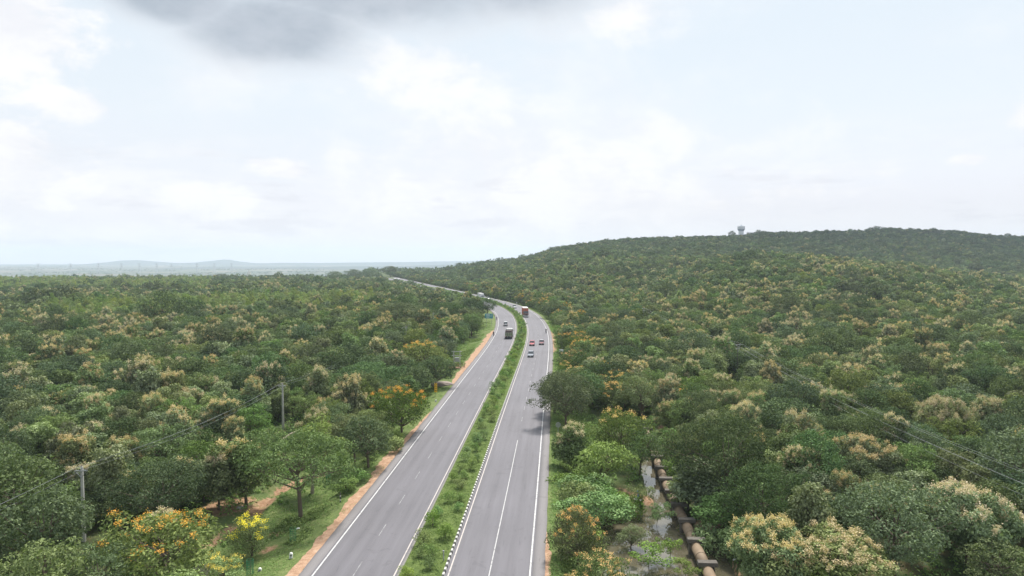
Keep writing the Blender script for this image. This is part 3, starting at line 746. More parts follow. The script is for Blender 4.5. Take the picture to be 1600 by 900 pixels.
# --- left of the highway
hero('umbrella', 470, 812, -1.3, 14.2, 10.4, 'wide light green umbrella-shaped tree with a forked bare trunk beside the near verge', seed=1)
hero('acacia', 555, 728, -1.3, 7.0, 7.2, 'small light green tree just behind the umbrella-shaped tree towards the bend', seed=1)
hero('dark', 576, 742, -1.3, 7.0, 7.0, 'grey-green round tree with dark low trunk standing at the verge past the umbrella-shaped tree', seed=2)
hero('cassia', 262, 925, -1.3, 9.2, 7.0, 'large dark tree dotted with orange-yellow blossom at the edge of the near clearing', 'orange', 1.0, seed=1)
hero('tecoma', 394, 866, -1.3, 4.4, 4.4, 'upright shrub covered in bright yellow flowers alone on the grassy near clearing', 'yellow', 1.3, seed=1)
hero('tecoma', 352, 918, -1.3, 4.0, 2.9, 'lower yellow-flowered shrub in front of the taller yellow one', 'yellow', .9, seed=2)
hero('cassia', 628, 688, -1.3, 8.4, 7.6, 'dark tree with glowing orange blossom near the yellow road marker', 'orange', 1.1, seed=2)
hero('acacia', 583, 705, -1.3, 6.0, 6.4, 'fresh green tree in front of the orange-flowered dark tree', seed=2)
hero('bigdark', 575, 640, -1.3, 13.0, 9.5, 'broad dark rounded tree rising behind the orange-flowered tree', seed=1)
hero('dark', 680, 612, -1.3, 7.6, 7.2, 'dark round tree at the forest edge beyond the orange-flowered tree', seed=3)
hero('acacia', 612, 660, -1.3, 6.5, 7.5, 'mid green tree squeezed between the broad dark tree and the orange-flowered one', seed=3)
hero('cassia', 668, 588, -1.3, 11.0, 8.4, 'rusty orange flowering tree beyond the broad dark tree', 'orange', .7, seed=3)
hero('bigdark', 622, 528, -1.5, 19.0, 13.0, 'huge hazy dark green tree towering over the forest left of the bend', seed=2)
hero('bigdark', 700, 512, -1.5, 14.0, 11.0, 'tall dark tree between the huge hazy tree and the bend', seed=1)
hero('dark', 735, 500, -1.5, 10.0, 10.0, 'dark tree crown touching the inner pavement edge at the bend', seed=2)
hero('dark', 762, 497, -1.5, 6.0, 9.0, 'narrow dark tree next to the blue-green road sign', seed=1)
hero('dark', 741, 521, -1.3, 5.5, 7.0, 'small dark tree on the grassy slope below the blue-green road sign', seed=3)
hero('dark', 722, 532, -1.3, 6.5, 6.5, 'rounded dark tree on the grassy slope inside the bend', seed=1)
hero('euca', 488, 770, -1.3, 6.0, 9.8, 'slender pale-stemmed tree rising behind the umbrella-shaped tree', seed=1)
hero('teak', 385, 792, -1.3, 6.2, 8.0, 'dense leafy tree with tan flower tufts at the back of the near clearing', 'tan', .7, seed=1)
hero('teak', 342, 800, -1.3, 5.0, 6.6, 'smaller tufted tree on bare red soil at the back of the near clearing', 'tan', .5, seed=2)
hero('bigdark', 255, 830, -1.3, 8.2, 8.0, 'broad grey-green tree behind the orange-yellow flowering one', seed=2)
hero('acacia', 80, 985, -1.3, 7.0, 7.4, 'fresh light green tree at the lower left below the utility pole', seed=1)
hero('acacia', 150, 960, -1.3, 5.4, 5.6, 'second fresh green tree between the lower-left one and the orange-yellow flowering tree', seed=3)
hero('bright', 260, 1010, -1.3, 6.0, 5.2, 'low vivid green bushy tree under the orange-yellow flowering tree', seed=2)
hero('dark', 20, 860, -1.3, 8.6, 9.4, 'bluish dark tree at the picture edge under the hanging wires', seed=3)
# --- right of the highway
hero('bigdark', 884, 668, -.9, 10.6, 9.8, 'dark spreading tree whose boughs hang over the pavement edge', seed=1, rz=2.2)
hero('dark', 867, 648, -.5, 6.4, 7.6, 'dark bough-like tree leaning out over the white edge line', seed=2)
hero('dark', 910, 640, -1.2, 8.0, 8.6, 'dark green tree behind the overhanging one', seed=3)
hero('teak', 897, 738, -1.2, 5.0, 7.2, 'tan-tufted tree close to the pavement just past the overhanging tree', 'tan', 1.0, seed=3)
hero('cassia', 968, 722, -2.0, 8.4, 8.0, 'tree with yellow-green top and scattered blossom left of the pipe', 'orange', .5, seed=1)
hero('bright', 935, 752, -1.8, 6.4, 6.0, 'yellow-green leafy tree between the pavement and the pipe', seed=1)
hero('acacia', 1000, 742, -2.4, 6.2, 6.4, 'mid green tree beside the far stretch of pipe', seed=2)
hero('bright', 930, 812, -2.0, 7.0, 4.2, 'broad light green bush between the pavement and the pond', seed=2)
hero('cassia', 903, 892, -1.8, 5.4, 5.6, 'orange-flowering dark bush standing close to the near pavement edge', 'orange', 1.2, seed=2)
hero('cassia', 928, 950, -2.0, 5.6, 4.8, 'orange-flowering bush at the bottom edge beside the pond', 'orange', 1.3, seed=3)
hero('acacia', 985, 850, -2.5, 3.0, 3.0, 'feathery young tree on the near bank of the pond', seed=1)
hero('sapling', 1048, 876, -2.95, 2.4, 3.0, 'round-headed sapling standing in the muddy pond', seed=1)
hero('sapling', 1013, 886, -2.95, 3.9, 2.7, 'wide yellow-green sapling standing in the pond', seed=2)
hero('sapling', 1025, 822, -2.95, 2.9, 3.1, 'sapling on the pond shore near the small blue pump', seed=3)
hero('sapling', 1004, 800, -2.6, 2.8, 4.4, 'thin tall sapling behind the small blue pump', seed=1)
hero('sapling', 1070, 905, -2.95, 2.4, 2.4, 'small sapling between the pond and the near pipe', seed=2)
hero('bright', 1085, 925, -2.5, 3.2, 2.0, 'low vivid bush at the bottom edge beside the near pipe', seed=1)
hero('bigdark', 1130, 800, -1.8, 10.6, 12.0, 'tall dark tree with bare multiple stems behind the pipe', seed=2, rz=.6)
hero('teak', 1095, 800, -1.8, 6.4, 6.4, 'pale large-leaved tree overhanging the middle of the pipe', seed=2)
hero('teak', 1075, 790, -2.0, 4.6, 5.0, 'leafy low tree with pale drooping leaves next to the pipe', seed=3)
hero('bright', 1135, 830, -2.0, 6.0, 4.0, 'light green thicket behind the near pipe', seed=2)
hero('bigdark', 1190, 838, -1.6, 8.2, 8.6, 'rounded olive tree behind the pale thicket by the pipe', seed=1)
hero('bigteak', 1200, 915, -1.8, 7.4, 6.6, 'large tree with sandy flower plumes nearest the pipe at the bottom', 'tan', 1.1, seed=1)
hero('bigteak', 1310, 935, -1.8, 9.0, 6.4, 'sandy-plumed tree in front of the dark round tree', 'tan', 1.3, seed=2)
hero('bright', 1340, 968, -1.8, 7.4, 4.4, 'vivid green bush at the bottom edge in front of the sandy plumes', seed=3)
hero('bigdark', 1397, 890, -1.8, 10.6, 9.4, 'solitary dark round tree with a straight trunk at the lower right', seed=2, rz=4)
hero('bigteak', 1512, 868, -1.8, 8.4, 8.0, 'broad tree topped with sandy plumes right of the dark round tree', 'tan', 1.2, seed=3)
hero('bigteak', 1345, 760, -1.6, 8.0, 7.4, 'leafy tree with light tufts behind the dark round tree', 'tan', .9, seed=1)
hero('bigteak', 1470, 700, -1.2, 7.6, 9.4, 'tall tree with tan plumes under the hanging wires', 'tan', 1.3, seed=2)
hero('dark', 1585, 790, -1.6, 9.4, 10, 'dark rounded tree at the edge under the wires', seed=1)
hero('acacia', 1560, 925, -1.8, 6.4, 5.2, 'grey-green young tree at the lower right corner', seed=2)
hero('dark', 1235, 700, -1.6, 9.2, 8.8, 'dark tree shading a strip of bare red earth', seed=3)
hero('bright', 1470, 830, -1.6, 5.0, 3.0, 'pale green bush on the grass right of the dark round tree', seed=1)
# low shrubs that crowd the right-hand verge down to the pond
for i, (px, py, w, h, t) in enumerate([(900, 768, 4.4, 2.6, 'just beyond the broad light green bush'), (893, 800, 4.4, 2.8, 'at the edge of the grass verge'), (915, 850, 4.6, 2.4, 'behind the orange-flowering dark bush'),
        (955, 790, 5.2, 3.2, 'between the verge and the far end of the pond'), (985, 795, 3.6, 3.2, 'by the far end of the pond'), 
        (958, 915, 2.6, 1.4, 'at the bottom edge on the pond bank'), (925, 775, 5.0, 3.4, 'in the thicket beside the verge'), (1115, 850, 4.2, 2.8, 'over the near pipe'), (1150, 865, 4.6, 3.0, 'on the bank behind the near pipe'), (1180, 800, 5.0, 3.0, 'in the hollow under the rounded olive tree'),
        (1105, 770, 4.0, 3.4, 'in the thicket above the middle of the pipe'), (1060, 745, 3.2, 3.0, 'hanging over the pipe'), (1055, 705, 4.2, 3.6, 'beside the far end of the pipe')]):
    hero('bush', px, py, -2.0, w, h, 'leafy green bush ' + t, seed=1 + i % 3)
for i, (px, py, w, h, t) in enumerate([ (560, 765, 3.6, 1.8, 'on the verge past the umbrella-shaped tree'), (610, 715, 3.8, 2.0, 'on the verge in front of the fresh green tree'),
        (622, 700, 2.0, 1.2, 'on the verge near the pavement'), (412, 726, 3.6, 2.6, 'under the second utility pole'), (350, 748, 4.2, 2.4, 'at the back of the near clearing'), (540, 780, 3.2, 1.7, 'near the striped marker post')]):
    hero('bush', px, py, -1.3, w, h, 'low weedy bush ' + t, seed=1 + i % 3)
TAKEN = np.array(TAKEN)

# --- forest: candidates on a jittered grid
def cands(Y0, Y1, cell, umax=.86):
    W = Y1 * umax
    gx, gy = np.meshgrid(np.arange(-W, W, cell), np.arange(Y0, Y1, cell))
    gx = gx + rng.uniform(-.46, .46, gx.shape) * cell + (np.arange(gx.shape[0]) % 2)[:, None] * cell * .5; gy = gy + rng.uniform(-.46, .46, gy.shape) * cell
    x, y = gx.ravel(), gy.ravel()
    m_ = np.abs(x / y) < umax
    return x[m_], y[m_]
xs, ys = [], []
for (a, b_, cell) in ((50, 260, 4.15), (260, 520, 4.4), (520, 1260, 5.3)):
    x, y = cands(a, b_, cell); xs.append(x); ys.append(y)
x = np.concatenate(xs); y = np.concatenate(ys)
o = off(x, y); a = np.abs(o); px = 800 + F * x / y
lc = np.interp(y, Lclear_Y, Lclear_O)
keep = np.where(o < 0, a > lc + 1.6 + fbm(x * .05, y * .05) * 5, a > np.interp(y, [50, 100, 130, 220, 300, 1200], [17, 17, 15.5, 15.6, 15.0, 15.0]))
pm = pond_mask(x, y)
keep &= ~((o > 0) & (y < 128) & ((x < pipex(y) + 3.4)))
keep &= np.where(o < 0, y < 960 + 40 * fbm(x * .01, y * .01), y < np.interp(px, T_px, T_Yr) * 1.07)
keep &= gully_d(x, y) > 3.2
for (pX, pY, wpx, near_) in ((-45, 70.5, 50, .55), (-39.8, 117.5, 40, .6), (-33.5, 215, 14, .8), (-31, 268, 12, .84), (54.5, 164, 18, .75), (54, 280, 14, .86), (-15, 183, 20, .8)):
    keep &= ~((np.abs(px - (800 + F * pX / pY)) < wpx) & (y > pY * near_) & (y < pY + 2))
keep &= ~((np.abs(x - 364.8) < 9) & (y > 1030) & (y < 1105))
# small openings
keep &= ~((fbm(x * .022 + 3, y * .022, 2) < -.26) & (y < 500))
keep &= seg_d(x, y, clear2) > 2.5
keep &= ~(y < np.where(o > 0, 68, 61))
d2 = np.min(np.hypot(x[:, None] - TAKEN[None, :, 0], y[:, None] - TAKEN[None, :, 1]) - TAKEN[None, :, 2], axis=1)
keep &= d2 > 1.9
x, y, px, o = x[keep], y[keep], px[keep], o[keep]
z = terrain(x, y); n = len(x)
r = np.hypot(x, y)
f1 = fbm(x * .018 + 40, y * .018, 3); f2 = fbm(x * .03 + 9, y * .03 + 70, 3); u = rng.random(n)
kind = np.full(n, 'dark', dtype=object); flow = np.full(n, '', dtype=object)
pt = np.where(o < 0, .40 + .9 * f1, .46 + 1.0 * f1)               # chance of teak
pa = .26 + .5 * f2
kind[u < pt + pa] = 'acacia'; kind[u < pt] = 'teak'
flow[(kind == 'teak') & (rng.random(n) < np.clip(.36 + 2.3 * f2 + .2 * (o > 0) * (y < 450), 0, 1))] = 'tan'
hill_far = (o > 0) & (y > 640)
kind[hill_far & (y > 700) & (rng.random(n) < .45)] = 'dark'
# flowering cassias along the outside of the bend and here and there
edge = (o > 0) & (o < 26) & (y > 125) & (y < 900) & (rng.random(n) < .62)
cs_ = edge | ((rng.random(n) < .012) & (y > 130))
kind[cs_] = 'cassia'; flow[cs_] = np.where(rng.random(cs_.sum()) < .55, 'orange', '')
# plantation belt on the left
bx = x; ymid = np.interp(px, [60, 200, 400, 560, 620], [262, 285, 325, 365, 380])
belt = (o < 0) & (px > 70) & (px < 585) & (y > ymid) & (y < ymid + 75) 
belt2 = (o < -60) & (y > 560) & (px < 330) & (fbm(x * .008, y * .008, 2) > -.12)
kind[belt & (rng.random(n) < .93)] = 'euca'; kind[belt2 & (rng.random(n) < .75)] = 'euca'
flow[(y > 560) & (flow == 'tan') & (rng.random(n) < .55)] = ''
flow[kind == 'euca'] = ''; flow[(kind == 'dark') | (kind == 'acacia')] = ''
sc = rng.uniform(.66, 1.02, n) * np.where(r < 130, .9, 1) * np.where(kind == 'dark', rng.uniform(.8, 1.18, n), 1)
sc *= np.where(y > 520, 1.1, 1.0)
big = (rng.random(n) < .03) & (kind == 'dark') & (r > 150); sc[big] *= 1.4
sh = sc * rng.uniform(.76, 1.28, n) * np.where(kind == 'euca', 1.06, 1)
sh = sh * (1 + .35 * f1)
nr_ = (o < 0) & (o > -48) & (y > 400); sh[nr_] *= .9
hf_ = (o > 0) & (y > 600); sh[hf_] *= .82

rot = rng.uniform(0, 6.283, n); seed = rng.integers(1, 4, n)
inview = (px > -30) & (px < 1630)
MAXN = {'teak': 290, 'dark': 290, 'acacia': 285, 'cassia': 230, 'euca': 170}
indiv = np.zeros(n, bool)
for k_, mxn in MAXN.items():
    c_ = np.where((kind == k_) & inview & (y < 430))[0]
    c_ = c_[np.argsort(r[c_] / (KIND[k_]['D'] * sc[c_]))][:mxn]; indiv[c_] = True
LOOK = {('teak', 'tan'): 'large-leaved tree with sandy plumes', ('teak', ''): 'large-leaved plumeless tree', ('dark', ''): 'dark round-crowned tree',
        ('acacia', ''): 'light green feathery tree', ('cassia', 'orange'): 'low orange-flowered tree', ('cassia', ''): 'low yellow-green tree', ('euca', ''): 'slim upright pale green tree'}
def where_(xx, yy, oo):
    if oo < 0:
        if yy < 85: t = 'around the near concrete pole'
        elif yy < 120: t = 'behind the near clearing'
        elif yy < 170: t = 'beside the second utility pole'
        elif yy < 240: t = 'level with the twin-post transformer' if oo > -60 else 'deep before the plantation'
        elif yy < 330: t = 'level with the two distant poles' if oo > -70 else 'in the upright plantation belt'
        else: t = 'in the far wood before the hazy plain'
    else:
        if oo < 26 and yy > 118: t = 'lining the outer edge of the bend' if yy > 180 else 'lining the pavement near the overhanging tree'
        elif yy < 90: t = 'in the near wood behind the pipe'
        elif yy < 130: t = 'behind the tall multi-stemmed tree'
        elif yy < 170: t = 'around the pole carrying the wires'
        elif yy < 240: t = 'on the first rise beyond the wire pole'
        elif yy < 310: t = 'around the far pole on the lower slope'
        else: t = 'on the middle slope below the water tower'
    return t
SZ = lambda s: 'small' if s < .85 else ('tall' if s > 1.12 else 'middling')
protos = {}
for i in np.where(indiv)[0]:
    k_, fl = kind[i], flow[i]
    lod = 'hi' if r[i] < 135 else 'mid'
    w = where_(x[i], y[i], o[i]); lab = SZ(sh[i]) + ' ' + LOOK[(k_, fl)] + ' ' + w
    key = (k_, lod, fl, int(seed[i]))
    if key not in protos:
        e = put_tree(k_, lod, fl or None, 1.0, int(seed[i]), (0, 0, 0), (1, 1, 1), 0, lab, 'x'); protos[key] = e
    else: e = copy_tree(protos[key])
    e.location = (x[i], y[i], z[i] - .1); e.rotation_euler = (0, 0, rot[i]); e.scale = (sc[i], sc[i], sh[i])
    e['label'] = lab; e['category'] = 'tree'; e['group'] = SZ(sh[i]) + ' ' + LOOK[(k_, fl)].replace('tree', 'trees') + ' ' + w
print('individual trees', indiv.sum(), 'rest', (~indiv).sum())

# --- the rest of the forest: stuff, instanced by geometry nodes from hidden-size copies of the same kinds
srcs = []
def forest(name, sel, label):
    idx = np.where(sel)[0]
    lowf = r[idx] > 330
    me = bpy.data.meshes.new(name); me.vertices.add(len(idx))
    me.vertices.foreach_set('co', np.stack([x[idx], y[idx], z[idx] - .1], -1).reshape(-1))
    combos = {}; v = np.zeros(len(idx), np.int32)
    for j, i in enumerate(idx):
        key = (kind[i], 'low' if lowf[j] else 'mid', flow[i], int(seed[i]))
        v[j] = combos.setdefault(key, len(combos))
    for nm, arr, ty in (('variant', v, 'INT'), ('sxy', sc[idx], 'FLOAT'), ('sz', sh[idx], 'FLOAT'), ('rotz', rot[idx], 'FLOAT')):
        t = me.attributes.new(nm, ty, 'POINT'); t.data.foreach_set('value', arr.astype(np.int32 if ty == 'INT' else np.float32))
    ob = link(name, me); tag(ob, label, kind='stuff')
    ng = bpy.data.node_groups.new(name, 'GeometryNodeTree')
    ng.interface.new_socket('Geometry', in_out='INPUT', socket_type='NodeSocketGeometry'); ng.interface.new_socket('Geometry', in_out='OUTPUT', socket_type='NodeSocketGeometry')
    gi = ng.nodes.new('NodeGroupInput'); go = ng.nodes.new('NodeGroupOutput'); jn = ng.nodes.new('GeometryNodeJoinGeometry')
    def attr(nm, ty):
        q = ng.nodes.new('GeometryNodeInputNamedAttribute'); q.data_type = ty; q.inputs[0].default_value = nm; return q.outputs[0]
    va = attr('variant', 'INT'); sx = attr('sxy', 'FLOAT'); sz_ = attr('sz', 'FLOAT'); rz_ = attr('rotz', 'FLOAT')
    cs3 = ng.nodes.new('ShaderNodeCombineXYZ'); ng.links.new(sx, cs3.inputs[0]); ng.links.new(sx, cs3.inputs[1]); ng.links.new(sz_, cs3.inputs[2])
    cr3 = ng.nodes.new('ShaderNodeCombineXYZ'); ng.links.new(rz_, cr3.inputs[2])
    for key, vi in combos.items():
        jk = ng.nodes.new('GeometryNodeJoinGeometry')
        for me_ in tree_meshes(key[0], key[1], key[2] or None, 1.0, key[3]):
            if me_ is None: continue
            oi = ng.nodes.new('GeometryNodeObjectInfo'); oi.transform_space = 'ORIGINAL'; oi.inputs[0].default_value = source_object(me_)
            ng.links.new(oi.outputs['Geometry'], jk.inputs[0])
        cmp_ = ng.nodes.new('FunctionNodeCompare'); cmp_.data_type = 'INT'; cmp_.operation = 'EQUAL'
        ng.links.new(va, cmp_.inputs[2]); cmp_.inputs[3].default_value = vi
        ip = ng.nodes.new('GeometryNodeInstanceOnPoints')
        ng.links.new(gi.outputs[0], ip.inputs['Points']); ng.links.new(cmp_.outputs[0], ip.inputs['Selection']); ng.links.new(jk.outputs[0], ip.inputs['Instance'])
        ng.links.new(cr3.outputs[0], ip.inputs['Rotation']); ng.links.new(cs3.outputs[0], ip.inputs['Scale'])
        ng.links.new(ip.outputs[0], jn.inputs[0])
    ng.links.new(jn.outputs[0], go.inputs[0])
    md = ob.modifiers.new('scatter', 'NODES'); md.node_group = ng
    return ob
MESH_OBJ = {}
def source_object(me_):
    if not MESH_OBJ:
        for ob in C.objects:
            if ob.type == 'MESH': MESH_OBJ.setdefault(ob.data.name, ob)
    if me_.name not in MESH_OBJ:
        # a tree of this variant stands in the far forest as an object of its own, and the scatter reads its shape
        raise KeyError(me_.name)
    return MESH_OBJ[me_.name]
# make sure each variant used by the scatter also stands once in the scene as an ordinary tree
need = {}
for i in np.where(~indiv)[0]:
    key = (kind[i], 'low' if r[i] > 330 else 'mid', flow[i], int(seed[i]))
    ms = tree_meshes(key[0], key[1], key[2] or None, 1.0, key[3])
    if key not in need and not (key in protos) and inview[i]: need[key] = i
for key, i in need.items():
    k_, lod, fl, sd_ = key
    if key in protos: continue
    lab = LOOK[(k_, fl)] + (' on the hill slope' if o[i] > 0 else ' in the flat far wood')
    e = put_tree(k_, lod, fl or None, 1.0, sd_, (x[i], y[i], z[i] - .1), (sc[i], sc[i], sh[i]), rot[i], lab, lab.replace('tree', 'trees', 1))
    protos[key] = e; indiv[i] = True
forest('forest', (~indiv) & (o < 0), 'dense mixed wood covering the flat land on the inner side of the bend')
forest('hillside_forest', (~indiv) & (o >= 0), 'dense mixed wood covering the slope and hill below the water tower')

# --- trees and groves on the plain beyond
def plain_trees():
    nn = 3600
    Y = rng.uniform(1100, 1100 + 6000, nn * 3); X = rng.uniform(-.8, .15, nn * 3) * Y
    q = (fbm(X * .0022, Y * .0022 + 8, 3) + .25 * fbm(X * .012, Y * .012, 2)) > .03
    q &= rng.random(nn * 3) < np.interp(Y, [1100, 1700, 3000, 7000], [1, .8, .5, .4])
    X, Y = X[q][:nn], Y[q][:nn]; Z = terrain(X, Y)
    nl = 16
    cen = np.stack([X, Y, Z], -1)[:, None, :] + rng.normal(size=(len(X), nl, 3)) * np.array([4.5, 4.5, 1.8]) + np.array([0, 0, 4.0])
    cen = cen.reshape(-1, 3); nor = rng.normal(size=cen.shape) * .5 + np.array([0, -.5, .8])
    me = leaf_mesh('distant_trees', cen, nor, 5.5, .8, LEAF['dark'])
    tag(link('distant_trees', me), 'scattered hazy tree groves on the distant plain', kind='stuff')
plain_trees()
# near-horizon dark grove where the road vanishes
for i, (gx_, gy_, w, t) in enumerate([(-205, 985, 24, 'where the road disappears'), (-180, 1010, 20, 'beside the far road end'), (-232, 1000, 22, 'far side of the road end'), (-262, 1015, 18, 'past the road end'), (-420, 985, 15, 'on the wood skyline'), (-560, 990, 14, 'on the wood skyline near the white temple'), (-120, 990, 15, 'at the foot of the hill skyline'), (-172, 968, 11, 'closing the view along the road'), (-188, 962, 10, 'beside the last bit of road'), (-158, 972, 10, 'on the outer side of the last bit of road')]):
    put_tree('bigdark', 'mid', None, 1.0, 1 + i % 2, (gx_, gy_, tz(gx_, gy_)), (w / 12, w / 12, w / 14), i, 'bluish dark grove tree ' + t)

# --- undergrowth, weeds and tufts (uncountable)
def tufts(name, X, Y, Z, hgt, spread, nl, size, mat, label, asp=.5, up=.5):
    m_ = len(X)
    dirs = rng.normal(size=(m_, nl, 3)); dirs[:, :, 2] = np.abs(dirs[:, :, 2])
    dirs /= np.linalg.norm(dirs, axis=2, keepdims=True)
    c_ = np.stack([X, Y, Z], -1)[:, None, :] + dirs * np.stack([spread, spread, hgt], -1)[:, None, :] * rng.uniform(.5, 1, (m_, nl, 1))
    nor = dirs + np.array([0, 0, up]) + rng.normal(size=dirs.shape) * .4
    tint = np.clip(rng.beta(2, 2, (m_, nl)) + rng.uniform(-.25, .25, (m_, 1)), 0, 1)
    me = leaf_mesh(name, c_.reshape(-1, 3), nor.reshape(-1, 3), size, asp, mat, tint.ravel())
    return tag(link(name, me), label, kind='stuff')
# under the trees
X = rng.uniform(-.8, .8, 30000); Y = np.sqrt(rng.uniform(55 ** 2, 230 ** 2, 30000)); X = X * Y
oo = off(X, Y); aa = np.abs(oo); lc = np.interp(Y, Lclear_Y, Lclear_O)
q = np.where(oo < 0, aa > lc + 1, aa > 15.5) & (pond_mask(X, Y) < -.35) & (gully_d(X, Y) > 1.6) & (np.abs(X - pipex(Y)) > 1.6)
X, Y = X[q][:15000], Y[q][:15000]
h = rng.uniform(.3, 1.5, len(X))
tufts('undergrowth', X, Y, terrain(X, Y), h, h * .8, 22, .34, LEAF['weed'], 'tangled green undergrowth between the trees')
# verges: weedy patches
X = rng.uniform(-1, 1, 160000); Y = rng.uniform(56, 420, 160000) ** 1.0; O = np.where(X < 0, -11.6 - np.abs(X) * 12, 11.5 + np.abs(X) * 7)
Xw, Yw = road_pt(Y, O)
pat = fbm(Xw * .16, Yw * .16, 3)
lc = np.interp(Yw, Lclear_Y, Lclear_O)
q = (pat > np.where(O < 0, .13, -.25 + .25 * (np.abs(O) < 13.6))) & (gully_d(Xw, Yw) > 1.0) & (pond_mask(Xw, Yw) < -.1) & (np.abs(O) > np.where(O < 0, 13.6, 12.5)) & (np.abs(O) < np.where(O < 0, lc + 5, 19)) & (rng.random(len(Xw)) < np.interp(Yw, [56, 150, 420], [1, .8, .35])) & (np.abs(Xw - pipex(Yw)) > 1.8)
Xw, Yw = Xw[q][:26000], Yw[q][:26000]
h = rng.uniform(.12, .5, len(Xw)) * (1 + 1.1 * (off(Xw, Yw) > 14.0))
tufts('weeds', Xw, Yw, terrain(Xw, Yw), h, h * 1.1, 12, .22, LEAF['weed'], 'bright green weeds spreading over the verges', asp=.55)
# short grass everywhere on the verges and the median
Y = rng.uniform(56, 300, 60000); O = np.where(rng.random(60000) < .55, -11.3 - rng.random(60000) ** .8 * 11, 11.4 + rng.random(60000) * 4)
Xg, Yg = road_pt(Y, O)
keepg = (gully_d(Xg, Yg) > .9) & (pond_mask(Xg, Yg) < -.1) & (fbm(Xg * .3 + 50, Yg * .3, 3) > -.12) & ((np.abs(O) > 12.9) | (fbm(Xg * .5, Yg * .5, 2) > .05) | (O > 0)) & ~((O > -13.8) & (O < 0) & (Yg > 150) & (Yg < 268))
Xg, Yg = Xg[keepg], Yg[keepg]; h = rng.uniform(.05, .16, len(Xg))
tufts('grass', Xg, Yg, terrain(Xg, Yg), h, h * 2.6, 6, .15, LEAF['weed'], 'short grass on the verges', asp=.35, up=.9)
Y = 56 + rng.random(12000) ** 1.3 * 360; O = rng.uniform(-1.7, 1.7, 12000); Xm, Ym = road_pt(Y, O)
q = fbm(Xm * .9 + 3, Ym * .9, 3) > -.14
Xm, Ym, O = Xm[q], Ym[q], O[q]; h = rng.uniform(.03, .12, len(Xm))
tufts('grass', Xm, Ym, .14 + .1 * np.cos(O / 1.9 * 1.4), h, h * 1.8, 5, .14, LEAF['weed'], 'grass and weeds between the kerbs of the median', asp=.35, up=.8)

# --- median shrubs: two loose rows
sh_n = 0; pr = {}; extra = []
s = s_of(59.0); rows = []
while s < s_of(620):
    for sg in (-1, 1):
        if rng.random() < .88: rows.append((s + rng.uniform(-.7, .7) + (1.2 if sg > 0 else 0), sg * .66 + rng.normal(0, .12)))
    s += rng.uniform(3.2, 4.3)
for (s, oc) in rows:
    Yc = float(Y_of(s)); X_, Y_ = road_pt(Yc, oc); sd_ = int(rng.integers(1, 4)); k_ = rng.uniform(.72, 1.18)
    if sh_n >= 292: extra.append((X_, Y_, k_)); continue
    if Yc < 90: w = 'in the nearest stretch of the median'
    elif Yc < 130: w = 'in the median where the kerb is boldly striped'
    elif Yc < 190: w = 'in the median opposite the overhanging tree'
    elif Yc < 260: w = 'in the median between the lorry and the cars'
    else: w = 'in the bend of the median'
    lab = ('small ' if k_ < .82 else 'full ' if k_ > 1.04 else '') + 'round bright green shrub ' + w
    lod = 'hi' if Yc < 130 else 'mid'
    if (sd_, lod) not in pr:
        e = put_tree('median', lod, None, 1.0, sd_, (0, 0, 0), (1, 1, 1), 0, lab, 'x'); pr[(sd_, lod)] = e
    else: e = copy_tree(pr[(sd_, lod)])
    e.location = (float(X_), float(Y_), .16); e.scale = (k_, k_, k_ * rng.uniform(.85, 1.2)); e.rotation_euler = (0, 0, rng.uniform(0, 6.28))
    e['label'] = lab; e['category'] = 'shrub'; e['group'] = lab.replace('shrub', 'shrubs'); sh_n += 1
if extra:
    ex = np.array(extra, float)
    tufts('median_shrubbery', ex[:, 0], ex[:, 1], ex[:, 0] * 0 + .2, .95 * ex[:, 2], .75 * ex[:, 2], 60, .3, LEAF['bright'], 'far stretch of green shrubs along the median')
# ================================================================== OBJECTS
M_STEEL = plain('galvanised_steel', (.45, .46, .47), .45, .8, var=.1)
M_RUST = plain('rusty_pipe', (.235, .175, .12), .7, .1, var=.25, scale=1.6, spec=.3)
M_OLDCONC = plain('weathered_concrete', (.125, .112, .098), .95, var=.45, scale=2.2)
M_POLE = plain('pole_concrete', (.46, .45, .42), .9, var=.2, scale=2)
M_TYRE = plain('tyre_rubber', (.025, .025, .026), .85, var=.2)
M_GLASS = plain('dark_window_glass', (.03, .035, .04), .08, spec=.8, var=.05)
M_CHROME = plain('bright_metal', (.6, .6, .62), .25, .9, var=.05)
M_BLACK = plain('black_plastic', (.03, .03, .032), .6, var=.2)
M_LAMP = plain('headlamp_glass', (.75, .76, .78), .12, spec=.8, var=.03)
M_TAIL = plain('tail_lamp_red', (.45, .02, .02), .25, var=.05)
def paint(name, col): return plain(name, col, .28, .05, var=.06, scale=1.2, coat=.6)
P_WHITE = paint('white_car_paint', (.72, .72, .72)); P_RED = paint('red_car_paint', (.42, .06, .07)); P_MAROON = paint('maroon_car_paint', (.17, .03, .04))
P_BLUE = paint('slate_blue_car_paint', (.24, .26, .30)); P_SILVER = paint('silver_car_paint', (.42, .43, .44)); P_CAB = paint('dark_cab_paint', (.16, .06, .05))
P_ORANGE = plain('orange_cargo_panel', (.45, .13, .07), .6, var=.2, scale=.8); P_TARP = plain('white_tarpaulin', (.62, .61, .60), .8, var=.12, scale=.6)
P_GREEN = plain('olive_green_tailboard', (.16, .19, .11), .7, var=.25, scale=1.2); P_BROWN = plain('dark_brown_load', (.07, .05, .045), .9, var=.4, scale=1)

